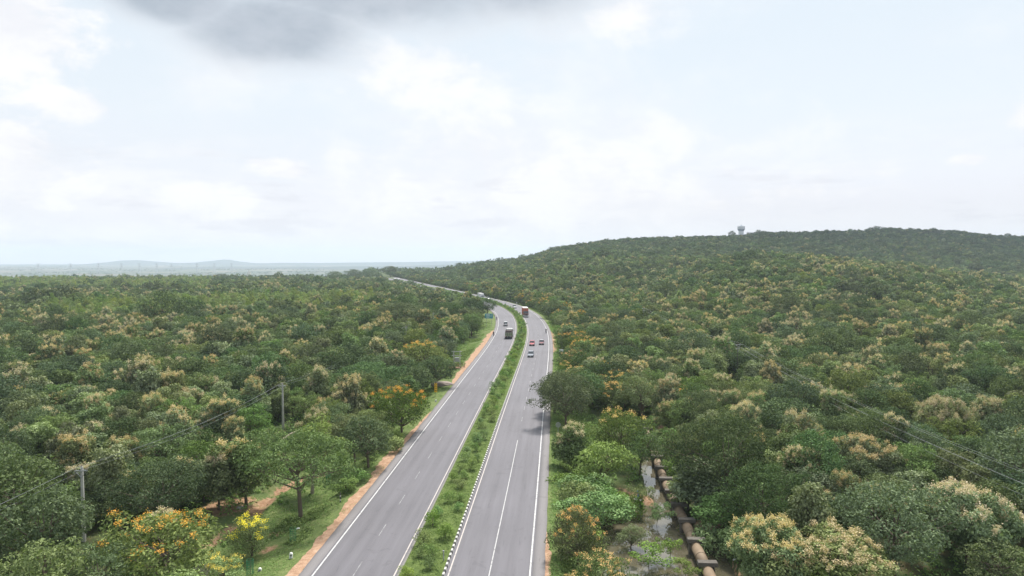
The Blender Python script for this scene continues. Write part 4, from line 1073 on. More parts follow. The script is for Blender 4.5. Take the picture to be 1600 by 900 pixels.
# ---- water pipe on saddles: each section and each block is a thing
def pz(Y): return -2.05
blk_Y = [54.5, 60.0, 65.5, 71.0, 76.5, 81.5, 86.2, 91.0, 96.0, 101.2, 107, 112.4, 118, 124]
lab_blk = {0: 'just outside the bottom edge', 1: 'at the bottom edge of the picture', 2: 'nearest whole one with a wide dark top', 3: 'second from the bottom, beside the pond', 4: 'by the leafy thicket', 5: 'hidden among leaves midway',
           6: 'overgrown one in the narrow water', 7: 'first of the far row', 8: 'second of the far row', 9: 'third of the far row', 10: 'fourth of the far row', 11: 'fifth of the far row under the trees', 12: 'farthest visible one at the pipe end', 13: 'beyond the pipe end in the trees'}
def blk(Y, i):
    x_ = float(pipex(Y)); dx = float(pipex(Y + 1) - pipex(Y - 1)) / 2
    e = empty('pipe_support', (x_, Y, -3.4), -math.atan(dx), 'dark weathered concrete saddle carrying the big pipe, ' + lab_blk[i], 'support')
    b = MB(); b.box((0, 0, .45), (1.5, .55, 2.3), 0, .97); b.build('pier', M_OLDCONC, e, bevel=.03)
    b = MB(); b.box((.05, 0, 1.98), (1.95, .8, .42), 0, .96)
    b.build('cap_slab', M_OLDCONC, e, bevel=.03)
for i, Y in enumerate(blk_Y):
    if i < 13: blk(Y, i)
lab_pipe = ['running off the bottom edge', 'between the two nearest saddles', 'longest bare sandy stretch beside the pond', 'reaching into the leafy thicket', 'hidden by pale drooping leaves', 'half covered by leaves in the middle', 'lying low over the narrow water', 'first of the far row',
            'second of the far row', 'third of the far row', 'fourth of the far row', 'fifth of the far row below the trees', 'last before the trees close in']
for i in range(12):
    a_, b_ = blk_Y[i], blk_Y[i + 1]
    e = empty('water_pipe', (float(pipex(a_)), a_, -2.05), 0, 'sandy brown large-bore pipe section ' + lab_pipe[i], 'pipe', )
    d = Vector((float(pipex(b_) - pipex(a_)), b_ - a_, 0)); Ln = d.length; dn = d.normalized()
    rd = .56
    b = MB(); b.tube(dn * .32, dn * (Ln - .32), rd, rd, 28); ob = b.build('pipe_shell', M_RUST, e, smooth_=False)
    for p_ in ob.data.polygons: p_.use_smooth = len(p_.vertices) == 4
    for t in (.36, Ln * .5, Ln - .36):
        b = MB(); b.tube(dn * (t - .07), dn * (t + .07), rd + .035, rd + .035, 28); b.build('collar', M_RUST, e)

# ---- small blue hand pump on a white slab by the pond
p = at(997, 778, -2.45); zz = max(tz(p.x, p.y), -2.8)
e = empty('hand_pump', (p.x, p.y, zz), 0, 'small bright blue hand pump on a white slab on the pond bank', 'pump')
b = MB(); b.lathe((0, 0, .06), [(.55, -.1), (.55, .04), (.5, .06)], 16); b.build('slab', plain('white_slab', (.65, .65, .63), .8), e)
PB = plain('pump_blue', (.05, .14, .40), .5)
b = MB(); b.tube((0, 0, .1), (0, 0, .95), .11, .09, 12); b.box((0, 0, 1.05), (.26, .22, .24)); b.tube((0, -.08, .78), (0, -.5, .68), .045, .04, 8); b.build('pump_body', PB, e)
b = MB(); b.tube((0, .1, 1.1), (0, .85, .75), .03, .025, 6); b.build('handle', PB, e)

# ---- utility poles
def pole(X, Y, h, label, arms=1, mat=None, zb=None, steel=False):
    zb = tz(X, Y) - .1 if zb is None else zb
    e = empty('utility_pole', (X, Y, zb), .08, label, 'pole')
    b = MB()
    if steel: b.tube((0, 0, 0), (0, 0, h), .11, .07, 8)
    else: b.box((0, 0, h / 2), (.36, .26, h), 0, .62)
    b.build('shaft', mat or M_POLE, e)
    for k in range(arms):
        z_ = h - .35 - k * .9; w = 1.35 - .2 * k
        b = MB(); b.box((0, -.2, z_), (w, .09, .11)); b.tube((-w * .42, -.2, z_ - .05), (0, -.16, z_ - .75), .025, .025, 5); b.tube((w * .42, -.2, z_ - .05), (0, -.16, z_ - .75), .025, .025, 5)
        b.build('crossarm', M_STEEL, e)
        for q in (-w / 2 + .08, w / 2 - .08) + ((0,) if k == 0 else ()):
            b = MB(); b.lathe((q, -.2 if q else 0, z_ + (.05 if q else .35)), [(.03, 0), (.06, .05), (.04, .09), (.07, .13), (.04, .18), (.02, .24)], 8); b.build('insulator', M_RUST, e)
    return e
PL = [(-45.0, 70.5, 8.0), (-39.8, 117.5, 8.0), (-33.5, 215.0, 8.2), (-31.0, 268.0, 8.2)]
PLab = ['pale concrete pole with bracket and wires near the picture edge', 'tall concrete pole standing among trees behind the umbrella-shaped tree', 'short-looking distant pole showing above the wood inside the bend', 'farther distant pole near the bend, slimmer than its neighbour']
tops = []
for (X, Y, h), t in zip(PL, PLab):
    pole(X, Y, h, t, 1, zb=-1.4); tops.append(Vector((X, Y, -1.4 + h)))
PR = [(54.5, 164.0), (54.0, 280.0)]
for (X, Y), t in zip(PR, ['dark slim pole carrying the wires over the wood', 'dark distant pole standing out of the tan-plumed wood']):
    zb = tz(X, Y); h = 9.6 if Y < 200 else 9.2
    pole(X, Y, h, t, 2, mat=plain('dark_pole' + str(int(Y)), (.10, .09, .08), .9), zb=zb - .1, steel=True)
def wire(a_, b_, sag, label, r=.012, grp=None):
    mb = MB(); n_ = 22; pts = []
    for k in range(n_ + 1):
        t = k / n_; q = a_.lerp(b_, t); q.z -= sag * 4 * t * (1 - t); pts.append(tuple(q))
    mb.path(pts, [r] * (n_ + 1), 4)
    tag(mb.build('overhead_wire', M_WIRE), label, 'wire', grp)
M_WIRE = plain('wire_metal', (.30, .31, .32), .5, .4)
zR = tz(54.5, 164) + 9.4; zR2 = tz(54, 280) + 9.0
for k, (dx, dz) in enumerate([(-.85, 0), (0, .3), (.85, 0), (-.7, -.9), (.7, -.9)]):
    wire(Vector((54.5 + dx * 1.1, 164, zR + dz)), Vector((53.5 + dx * 2.4, 40, 6.6 + dz * 1.6)), 1.9, ['outermost low', 'topmost', 'far upper', 'lowest', 'middle lower'][k] + ' strand of the wires hanging across the wood to the picture edge', .013)
    if k < 3: wire(Vector((54.5 + dx, 164, zR + dz)), Vector((54 + dx, 280, zR2 + dz)), 1.5, ['near', 'topmost', 'far'][k] + ' strand between the dark slim pole and the distant pole', .015)
for k, dx in enumerate((-.6, 0, .6)):
    u3 = Vector((dx, -.2, -.1 if dx else .2)); nm = ['near side', 'top', 'far side'][k]
    wire(tops[0] + u3, Vector((-50.5 + dx, 24, 6.6)) , .8, nm + ' wire running from the near pole to the picture edge', .012)
    wire(tops[0] + u3, tops[1] + u3, 1.0, nm + ' wire between the near pole and the second pole', .012)
    wire(tops[1] + u3, tops[2] + u3, 1.8, nm + ' wire from the second pole toward the bend', .012)

# twin-post transformer with a low red fence
p = at(714, 580, -1.2); zb = tz(p.x, p.y)
e = empty('transformer', (p.x, p.y, zb), .1, 'twin-post roadside transformer inside a low rusty fence by the wide dirt strip', 'transformer')
for sx in (-.8, .8):
    b = MB(); b.box((sx, 0, 2.2), (.24, .2, 4.6), 0, .8); b.build('post', M_POLE, e)
for z_ in (4.3, 3.3):
    b = MB(); b.box((0, -.14, z_), (2.6, .1, .12)); b.build('crossbeam', M_STEEL, e)
b = MB(); b.box((0, 0, 2.25), (1.1, .7, 1.0)); b.box((0, 0, 1.7), (1.8, .5, .1))
for q in (-.3, 0, .3): b.tube((q, 0, 2.75), (q, 0, 3.05), .05, .03, 6)
b.build('tank', plain('transformer_grey', (.3, .32, .32), .5, .3), e, bevel=.01)
RF = plain('rust_red_fence', (.32, .12, .07), .8)
b = MB()
for (x0, y0, x1, y1) in ((-2, -1.3, 2, -1.3), (2, -1.3, 2, 1.3), (-2, 1.3, 2, 1.3), (-2, -1.3, -2, 1.3)):
    for z_ in (.55, 1.05): b.tube((x0, y0, z_), (x1, y1, z_), .04, .04, 5)
    for t in np.linspace(0, 1, 9): b.tube((x0 + (x1 - x0) * t, y0 + (y1 - y0) * t, 0), (x0 + (x1 - x0) * t, y0 + (y1 - y0) * t, 1.15), .025, .025, 4)
b.build('fence', RF, e)
b = MB(); b.box((0, 0, .06), (4.3, 2.9, .22)); b.build('plinth', plain('red_plinth', (.36, .2, .14), .9), e)

# ---- signs, markers
p = at(764, 512, -1.0); zb = tz(p.x, p.y)
M_SIGNB = plain('sign_blue_green', (.05, .27, .30), .4, var=.04); M_SW = plain('sign_white', (.75, .75, .73), .5, var=.03)
e = empty('road_sign', (p.x, p.y, zb), -.15, 'blue-green direction sign on two posts on the grass inside the bend', 'sign')
for sx in (-1.1, 1.1):
    b = MB(); b.tube((sx, .06, -.3), (sx, .06, 5.3), .06, .06, 8); b.build('post', M_STEEL, e)
b = MB(); b.box((0, 0, 4.2), (3.5, .06, 2.1)); pn = b.build('sign_panel', M_SIGNB, e)
b = MB()
for (cx_, cz_, w_, h_) in ((0, 5.19, 3.4, .05), (0, 3.21, 3.4, .05), (-1.69, 4.2, .05, 1.95), (1.69, 4.2, .05, 1.95), (-.35, 4.75, 1.6, .20), (-.2, 4.25, 1.9, .20), (-.5, 3.7, 1.3, .20), (1.2, 4.3, .1, .9), (1.2, 4.75, .3, .12)):
    b.box((cx_, -.04, cz_), (w_, .012, h_))
b.build('lettering_bars', M_SW, pn)
# white board on a post beside the outer verge
p = at(877, 572, -.9); zb = tz(p.x, p.y)
e = empty('road_sign', (p.x, p.y, zb), 0, 'small white rectangular board on a post at the outer verge', 'sign')
b = MB(); b.tube((0, .05, -.3), (0, .05, 4.0), .05, .05, 8); b.build('post', M_STEEL, e)
b = MB(); b.box((0, 0, 3.9), (1.1, .05, .62)); b.build('sign_panel', M_SW, e, bevel=.01)
# round sign seen from the back
p = at(872, 690, -.6); zb = tz(p.x, p.y)
e = empty('road_sign', (p.x, p.y, zb), .25, 'round grey-backed sign half hidden by the tan-tufted tree at the verge', 'sign')
b = MB(); b.tube((0, 0, -.3), (0, 0, 2.6), .04, .04, 8); b.build('post', M_STEEL, e)
b = MB(); b.lathe((0, -.05, 2.35), [(.0, 0), (.42, 0), (.42, .03), (.0, .03)], 24, axis='Y'); b.build('sign_disc', M_STEEL, e)
# yellow hazard marker
p = at(681, 622, -.6); zb = tz(p.x, p.y)
M_YEL = plain('hazard_yellow', (.75, .42, .02), .5, var=.05)
e = empty('hazard_marker', (p.x, p.y, zb), -.1, 'tall yellow board with black bars on the grass before the bend', 'marker')
b = MB(); b.tube((0, .05, -.3), (0, .05, 2.2), .04, .04, 8); b.build('post', M_STEEL, e)
b = MB(); b.box((0, 0, 1.75), (.56, .04, 1.9)); pn = b.build('panel', M_YEL, e)
b = MB()
for q in range(4):
    z_ = 1.05 + q * .45
    b.quad([(-.2, -.03, z_), (0, -.03, z_ + .14), (0, -.03, z_ + .26), (-.2, -.03, z_ + .12)]); b.quad([(.2, -.03, z_ + .12), (0, -.03, z_ + .26), (0, -.03, z_ + .14), (.2, -.03, z_)])
b.build('chevron_bars', M_BLACK, pn)
def kmstone(px, py, z0, label, h=.75, w=.42):
    p = at(px, py, z0); e = empty('marker_stone', (p.x, p.y, tz(p.x, p.y) - .05), .1, label, 'stone')
    b = MB(); b.box((0, 0, h * .36), (w, .22, h * .74)); b.lathe((0, -.11, h * .73), [(w / 2, 0), (w / 2, .22)], 16, axis='Y'); b.build('stone', M_SW, e)
    b = MB(); b.box((.02, -.116, h * .55), (w * .5, .008, h * .16)); b.box((-.04, -.116, h * .33), (w * .3, .008, h * .1)); b.build('painted_mark', M_BLACK, e)
kmstone(455, 884, -1.0, 'white round-topped marker stone with dark mark on the near grass', .6, .3)
kmstone(406, 899, -1.2, 'white stone cut by the bottom edge near the yellow shrubs', .25, .3)
kmstone(681, 631, -.5, 'small white stone below the yellow hazard board', .45, .3)
p = at(532, 793, -.9)
e = empty('marker_post', (p.x, p.y, tz(p.x, p.y) - .05), 0, 'slim black and white banded post on the near grass', 'post')
for k in range(5):
    b = MB(); b.tube((0, 0, k * .23), (0, 0, k * .23 + .229), .075, .075, 10); b.build('band', M_KW if k in (1, 3) else M_KB, e)
# post in the median seen beyond the bushes and a small grey one at the near end
for (px, py, h, t) in ((815, 521, 2.2, 'dark slim post rising from the median in the bend'), (693, 876, .8, 'short grey post among the near median shrubs')):
    p = at(px, py, .15); e = empty('post', (p.x, p.y, .1), 0, t, 'post')
    b = MB(); b.tube((0, 0, 0), (0, 0, h), .06, .05, 8); b.build('shaft', M_BLACK if h > 1 else M_STEEL, e)
    b = MB(); b.box((0, 0, h + .12), (.34 if h > 1 else .16, .1, .42 if h > 1 else .2)); b.build('head', M_BLACK if h > 1 else M_STEEL, e, bevel=.01)
# green tree guards (net round a sapling)
M_NET = plain('green_net', (.03, .20, .10), .8)
for (px, py, t) in ((458, 856, 'green net tree guard on the near grass'), (513, 746 + 10, 'green net tree guard by the umbrella-shaped tree'), (391, 903, 'green net guard at the bottom edge beside the yellow shrubs')):
    p = at(px, py, -1.2); e = empty('tree_guard', (p.x, p.y, tz(p.x, p.y) - .05), 0, t, 'tree guard')
    b = MB()
    for k in range(10):
        a0 = 2 * math.pi * k / 10; a1 = 2 * math.pi * (k + 1) / 10
        b.tube((.32 * math.cos(a0), .32 * math.sin(a0), 0), (.32 * math.cos(a0), .32 * math.sin(a0), 1.5), .014, .014, 4)
        for z_ in np.linspace(.1, 1.5, 8): b.tube((.32 * math.cos(a0), .32 * math.sin(a0), z_), (.32 * math.cos(a1), .32 * math.sin(a1), z_), .011, .011, 4)
    b.build('net', M_NET, e)
    b = MB(); b.path([(0, 0, 0), (.03, 0, .9), (0, .04, 1.7)], [.03, .022, .01], 5); b.build('sapling_stem', M_BARK, e)
# rocks and the grey earth mound
def rock(px, py, z0, s, label, mat):
    p = at(px, py, z0); rg = np.random.default_rng(int(px)); import bmesh
    bm = bmesh.new(); bmesh.ops.create_icosphere(bm, subdivisions=3, radius=1)
    for v in bm.verts:
        c = v.co; k = 1 + .5 * float(fbm(np.array([c.x * 1.3 + px]), np.array([c.y * 1.3 + c.z * 1.7]), 4)[0]); v.co = Vector((c.x * s[0], c.y * s[1], c.z * s[2])) * k
    me = bpy.data.meshes.new('rock'); bm.to_mesh(me); bm.free(); me.materials.append(mat)
    o_ = link('rock', me); o_.location = (p.x, p.y, tz(p.x, p.y) + s[2] * .3); tag(o_, label, 'rock')
M_ROCK = plain('grey_rock', (.34, .31, .30), .95, var=.3, scale=2)
rock(367, 764, -1.3, (.42, .35, .32), 'pale grey boulder at the back of the near clearing', M_ROCK)
rock(375, 798, -1.3, (.38, .3, .26), 'grey stone lying on the edge of the red gully', M_ROCK)
o_ = rock(690, 607, -1.0, (2.6, 1.7, .75), 'bare grey-brown heap of rubble beside the verge past the hazard board', plain('rubble', (.28, .23, .20), .95, var=.35, scale=1.5))
p0, p1 = at(440, 692, -1.2), at(470, 678, -1.0); b = MB()
p0.z = tz(p0.x, p0.y) + .3; p1.z = tz(p1.x, p1.y) + .8
b.path([tuple(p0), tuple(p0.lerp(p1, .5) + Vector((0, .2, .15))), tuple(p1)], [.2, .16, .1], 8); b.path([tuple(p0.lerp(p1, .6)), tuple(p0.lerp(p1, .8) + Vector((.3, .5, .7)))], [.1, .04], 6)
tag(b.build('fallen_log', M_PALEBARK), 'bare fallen log at the foot of the second utility pole', 'log')
# dead twiggy bush at the bottom left
p = at(315, 935, -1.3); e = empty('dead_shrub', (p.x, p.y, tz(p.x, p.y)), 0, 'leafless pale twiggy shrub at the bottom edge', 'shrub')
b = MB(); rg = random.Random(4)
def twig(b, p_, d, ln, r, dep):
    q = p_ + d * ln; b.tube(p_, q, r, r * .65, 4, cap=False)
    if dep:
        for _ in range(3):
            nd = (d + Vector((rg.gauss(0, .45), rg.gauss(0, .45), rg.gauss(.1, .3)))).normalized(); twig(b, q, nd, ln * .72, r * .62, dep - 1)
for _ in range(5): twig(b, Vector((0, 0, 0)), Vector((rg.gauss(0, .4), rg.gauss(0, .4), 1)).normalized(), 1.0, .045, 4)
b.build('branches', plain('dead_twig', (.42, .38, .33), .9), e)
# litter on the verges
for i, (px, py, t) in enumerate([(628, 673, 'pale scrap of plastic by the dirt strip beyond the umbrella-shaped tree'), (601, 695, 'white scrap of paper on the weedy verge'), (884, 781, 'white scrap on the outer verge'), (466, 832, 'white scrap near the green tree guard'), (1148, 860, 'white scrap on the bank behind the near pipe')]):
    p = at(px, py, -1.2); b = MB(); b.box((0, 0, .06), (.38, .28, .1), 0, .5); ob = b.build('litter', M_SW); ob.location = (p.x, p.y, tz(p.x, p.y) + .05); ob.rotation_euler = (.1, .2, i); tag(ob, t, 'litter')

# ---- vehicles
def wheel(parent, x_, y_, r=.32, w=.22):
    e = MB(); e.lathe((0, 0, 0), [(r * .55, -w / 2), (r * .92, -w / 2), (r, -w * .35), (r, w * .35), (r * .92, w / 2), (r * .55, w / 2)], 20, axis='X'); t = e.build('wheel', M_TYRE, parent); t.location = (x_, y_, r)
    e = MB(); e.lathe((0, 0, 0), [(.02, -w / 2 - .012), (r * .5, -w / 2 - .008), (r * .58, -w / 2 + .02), (r * .58, w / 2 - .02), (r * .5, w / 2 + .008), (.02, w / 2 + .012)], 14, axis='X'); e.build('rim', M_CHROME, t)
def car(px, py, away, mat, label, Ln=4.0, W=1.72, H=1.5, suv=False, plain_=False, dr=0.0, roof=None):
    p = at(px, py, 0.0); hd = -math.atan(float(cslope(p.y))) + dr
    e = empty('car', (p.x, p.y, .006 + (0 if p.y < 950 else float(drop(0, np.array([0.]), 0, np.array([p.y]))[0]))), hd + (math.pi if not away else 0), label, 'car')
    # local +y is the travel direction
    f, r_ = Ln / 2, -Ln / 2; h1 = H * .56
    b = MB(); prof = [(r_ + .05, .24), (r_, .42), (r_ + .02, h1 * .98), (r_ + .22, h1 + .05), (f - 1.25, h1 + .05), (f - .3, h1 * .86), (f - .02, h1 * .66), (f, .34), (f - .08, .22)]
    n_ = len(prof); b.prism(prof, [W * k for k in (.92, .97, .97, .94, .94, .9, .9, .94, .92)]); b.build('body', mat, e, bevel=.035)
    cb, ct = (r_ + (.12 if suv else .45), f - 1.2), (r_ + (.32 if suv else .9), f - 1.95)
    b = MB(); z0, z1 = h1 + .03, H - .07
    b.hexa([(-W * .46, cb[0], z0), (W * .46, cb[0], z0), (W * .46, cb[1], z0), (-W * .46, cb[1], z0), (-W * .38, ct[0], z1), (W * .38, ct[0], z1), (W * .38, ct[1], z1), (-W * .38, ct[1], z1)]); b.build('windows', M_GLASS, e)
    b = MB(); b.box((0, (ct[0] + ct[1]) / 2, H - .04), (W * .78, ct[1] - ct[0] + .1, .09), 0, .9); b.build('roof', roof or mat, e, bevel=.02)
    b = MB()
    for sx in (-1, 1):
        for (ya, yb) in ((cb[0], ct[0]), (cb[1], ct[1]), ((cb[0] + cb[1]) / 2 - .1, (ct[0] + ct[1]) / 2 + .05)): b.tube((sx * W * .462, ya, z0), (sx * W * .385, yb, z1 + .02), .035, .035, 5)
    b.build('pillars', mat, e)
    for sx in (-1, 1):
        for sy in (f - .75, r_ + .72): wheel(e, sx * (W / 2 - .12), sy)
        b = MB(); b.box((sx * W * .35, f - .1, h1 * .74), (.36, .16, .17)); b.build('headlight', M_LAMP, e, bevel=.02)
        b = MB(); b.box((sx * W * .4, r_ + .03, h1 * .86), (.22, .1, .26)); b.build('tail_light', M_TAIL, e, bevel=.015)
        b = MB(); b.box((sx * (W / 2 + .06), f - 1.4, h1 + .12), (.18, .1, .13)); b.build('mirror', mat, e, bevel=.02)
    b = MB(); b.box((0, f - .02, .42), (W * .62, .06, .2)); b.build('grille', M_BLACK, e); b = MB(); b.box((0, r_ + .01, .36), (W * .8, .06, .18)); b.box((0, f, .26), (W * .8, .06, .12)); b.build('bumper', M_BLACK, e)
    b = MB(); b.box((0, f + .025, .36), (.5, .02, .12)); b.box((0, r_ - .025, .58), (.5, .02, .12)); b.build('number_plate', M_SW, e)
    return e
car(829.3, 557, False, P_BLUE, 'slate blue-grey hatchback coming toward the viewer, closest of the cars', 3.9, 1.72, 1.5, suv=True)
car(831.3, 539.5, False, P_RED, 'red hatchback in the lane beside the median, behind the slate blue one', 3.8, 1.7, 1.5, suv=True)
car(846.2, 538, False, P_MAROON, 'maroon car with pale roof driving in the outer lane beside the red one', 3.7, 1.62, 1.5, roof=P_WHITE)
car(790.0, 509, True, P_WHITE, 'white boxy car with dark rear driving away ahead of the open lorry', 4.0, 1.75, 1.8, suv=True)
car(804.0, 481.5, False, P_SILVER, 'silver car following far behind the orange-sided lorry', 4.4, 1.8, 1.8, suv=True)
car(762.5, 467.6, False, P_WHITE, 'small white car just behind the white box lorry in the bend', 4.0, 1.7, 1.5)
car(666.5, 453.2, False, P_RED, 'tiny reddish car on the far visible stretch of road', 4.2, 1.75, 1.6, suv=True)
car(646.5, 443.6, False, P_SILVER, 'tiny grey car near the far end of the road', 4.2, 1.75, 1.6, suv=True)
def lorry(px, py, away, kind_, cab, cargo, label, Ln=8.2, W=2.45, H=3.5, cabH=2.85):
    p = at(px, py, 0.0); hd = -math.atan(float(cslope(p.y)))
    e = empty('lorry', (p.x, p.y, .006), hd + (math.pi if not away else 0), label, 'lorry')
    f = Ln / 2
    b = MB(); b.box((0, -.3, .72), (.9, Ln - .9, .26)); b.build('chassis', M_BLACK, e)
    b = MB(); b.prism([(f - 2.0, .55), (f - 2.0, cabH), (f - .45, cabH), (f - .06, cabH * .62), (f, 1.3), (f, .55)], W * .96); cb = b.build('cab', cab, e, bevel=.05)
    b = MB()   # windscreen and side windows sit a little proud of the cab
    y0, z0, y1, z1 = f - .09, cabH * .645, f - .40, cabH * .95; nn = Vector((0, z1 - z0, y0 - y1)).normalized() * .035
    b.quad([(-W * .42, y0 + nn.y, z0 + nn.z), (W * .42, y0 + nn.y, z0 + nn.z), (W * .40, y1 + nn.y, z1 + nn.z), (-W * .40, y1 + nn.y, z1 + nn.z)])
    for sx in (-1, 1): b.box((sx * (W * .48 + .005), f - 1.15, cabH * .76), (.03, .95, .62))
    b.build('window', M_GLASS, cb)
    b = MB(); b.box((0, f + .04, .62), (W * .98, .16, .34)); b.build('bumper', M_SW if kind_ == 'box' else M_BLACK, e, bevel=.02)
    b = MB(); b.box((0, f + .01, 1.18), (W * .55, .06, .5)); b.build('grille', M_BLACK, e)
    for sx in (-1, 1):
        b = MB(); b.box((sx * W * .38, f + .03, 1.0), (.34, .08, .22)); b.build('headlight', M_LAMP, e, bevel=.02)
        b = MB(); b.tube((sx * W * .48, f - .2, cabH * .8), (sx * (W * .48 + .25), f + .1, cabH * .8), .02, .02, 5); b.box((sx * (W * .48 + .27), f + .1, cabH * .72), (.1, .08, .45)); b.build('mirror', M_BLACK, e)
        b = MB(); b.box((sx * W * .42, -f - .02, .85), (.25, .06, .16)); b.build('tail_light', M_TAIL, e)
        for sy in (f - 1.1, -f + 1.35, -f + 2.5): wheel(e, sx * (W / 2 - .18), sy, .5, .32)
    c0, c1 = -f, f - 2.15
    if kind_ == 'box':
        b = MB(); b.box((0, (c0 + c1) / 2, (H + .95) / 2), (W, c1 - c0, H - .95)); ob = b.build('cargo_box', cargo, e, bevel=.03)
        b = MB()
        for yy_ in np.linspace(c0 + .3, c1 - .3, 9):
            for sx in (-1, 1): b.box((sx * (W / 2 + .02), yy_, (H + .95) / 2), (.045, .09, H - 1.15))
        b.build('ribs', cargo, ob)
        b = MB(); b.box((0, (c0 + c1) / 2, H + .03), (W * .98, c1 - c0 - .05, .1), 0, .97); b.build('roof_cover', P_TARP, ob)
    else:
        b = MB()
        for sx in (-1, 1): b.box((sx * (W / 2 - .04), (c0 + c1) / 2, 1.75), (.08, c1 - c0, 1.5))
        b.box((0, c1 - .04, 1.9), (W - .17, .08, 1.8)); b.box((0, (c0 + c1) / 2, .97), (W - .17, c1 - c0, .06)); ob = b.build('cargo_body', P_BROWN, e)
        b = MB(); b.box((0, c0 - .005, 1.55), (W, .09, 1.15)); b.build('tailboard', P_GREEN, e, bevel=.01)
        b = MB(); b.box((0, c0 - .06, 2.18), (W, .06, .1)); b.box((0, c0 - .06, 1.02), (W, .06, .1)); 
        for q in (-.8, 0, .8): b.box((q, c0 - .06, 1.6), (.07, .05, 1.05))
        b.build('tail_rails', plain('pale_rail', (.45, .43, .35), .7), e)
        b = MB(); b.box((0, (c0 + c1) / 2 - .3, 2.35), (W * .9, (c1 - c0) * .8, .95), 0, .8); b.build('load', P_BROWN, e, bevel=.12)
        b = MB(); b.box((.1, c1 - 1.0, 2.95), (W * .82, 2.3, .5), 0, .85); b.build('tarpaulin', P_TARP, e, bevel=.1)
    return e
lorry(795.5, 527.5, True, 'open', P_WHITE, None, 'open lorry with green tailboard, dark load and white cover, driving away', 8.6, 2.5)
lorry(820.6, 494.5, False, 'box', P_CAB, P_ORANGE, 'orange-sided box lorry with dark cab and white roof coming round the bend', 10.5, 2.55, 4.3, 3.0)
lorry(751.5, 467.4, False, 'box', P_WHITE, P_TARP, 'white box lorry at the head of the bend', 10.0, 2.5, 4.0, 2.9)
lorry(617.5, 440.6, False, 'box', P_WHITE, P_TARP, 'tiny white lorry at the far end of the road', 9.0, 2.5, 3.9, 2.8)
lorry(623.0, 440.0, False, 'box', P_WHITE, P_TARP, 'second tiny white lorry close behind the first at the far end', 8.0, 2.5, 3.4, 2.6)

# ---- people (one continuous skinned body each) and motorcycles
def person(loc, rz, label, pose, shirt, trousers, scale=1.0):
    """joints in metres, +y is where the person faces"""
    if pose == 'ride':
        J = dict(pel=(0, 0, .85), wai=(0, .05, 1.05), che=(0, .12, 1.28), nek=(0, .15, 1.46), hed=(0, .17, 1.56), top=(0, .17, 1.70),
                 sl=(-.19, .13, 1.40), el=(-.27, .36, 1.18), wl=(-.25, .58, 1.10), hl=(-.24, .66, 1.08), sr=(.19, .13, 1.40), er=(.27, .36, 1.18), wr=(.25, .58, 1.10), hr=(.24, .66, 1.08),
                 tl=(-.12, .02, .83), kl=(-.24, .42, .72), al=(-.20, .16, .34), fl=(-.20, .32, .28), tr=(.12, .02, .83), kr=(.24, .42, .72), ar=(.20, .16, .34), fr=(.20, .32, .28))
    else:
        J = dict(pel=(0, 0, .92), wai=(0, 0, 1.08), che=(0, .01, 1.30), nek=(0, .0, 1.47), hed=(0, .02, 1.58), top=(0, .02, 1.72),
                 sl=(-.19, 0, 1.42), el=(-.25, -.05, 1.14), wl=(-.26, .06, .90), hl=(-.26, .10, .80), sr=(.19, 0, 1.42), er=(.25, .05, 1.14), wr=(.26, .16, .93), hr=(.26, .20, .84),
                 tl=(-.1, 0, .88), kl=(-.11, .12, .48), al=(-.11, .02, .09), fl=(-.11, .18, .03), tr=(.1, 0, .88), kr=(.11, -.02, .48), ar=(.11, -.18, .11), fr=(.11, -.02, .03))
    R = dict(pel=.15, wai=.13, che=.155, nek=.06, hed=.10, top=.075, sl=.075, el=.05, wl=.035, hl=.04, sr=.075, er=.05, wr=.035, hr=.04, tl=.10, kl=.065, al=.045, fl=.045, tr=.10, kr=.065, ar=.045, fr=.045)
    E = 'pel-wai wai-che che-nek nek-hed hed-top che-sl sl-el el-wl wl-hl che-sr sr-er er-wr wr-hr pel-tl tl-kl kl-al al-fl pel-tr tr-kr kr-ar ar-fr'.split()
    keys = list(J); me = bpy.data.meshes.new('person'); me.from_pydata([J[k] for k in keys], [tuple(keys.index(q) for q in s_.split('-')) for s_ in E], [])
    tmp = bpy.data.objects.new('person_tmp', me); C.objects.link(tmp)
    sk = tmp.modifiers.new('s', 'SKIN'); 
    if not me.skin_vertices: me.attributes
    bpy.context.view_layer.objects.active = tmp
    for k, sv in zip(keys, me.skin_vertices[0].data): sv.radius = (R[k], R[k]); sv.use_root = (k == 'pel')
    tmp.modifiers.new('u', 'SUBSURF').levels = 1
    dg = bpy.context.evaluated_depsgraph_get(); nm = bpy.data.meshes.new_from_object(tmp.evaluated_get(dg)); bpy.data.objects.remove(tmp)
    nm.materials.clear(); sk_ = M_SKIN
    for q in (shirt, trousers, sk_, M_HAIR): nm.materials.append(q)
    for p_ in nm.polygons:
        c = p_.center; hand = abs(c.x) > .2 and (c.y > .5 if pose == 'ride' else c.z < .9 and abs(c.x) > .21)
        p_.material_index = 3 if (c.z > 1.62 or (c.z > 1.53 and c.y < (.13 if pose == 'ride' else -.02))) else 2 if (c.z > 1.47 or hand) else 0 if c.z > (.92 if pose == 'ride' else .95) else 1
        p_.use_smooth = True
    ob = link('person', nm); ob.location = loc; ob.rotation_euler = (0, 0, rz); ob.scale = (scale,) * 3; tag(ob, label, 'person'); return ob
M_SKIN = plain('skin', (.25, .14, .09), .6); M_HAIR = plain('black_hair', (.02, .018, .016), .8)
cl = lambda n_, c: plain(n_, c, .9, var=.15)
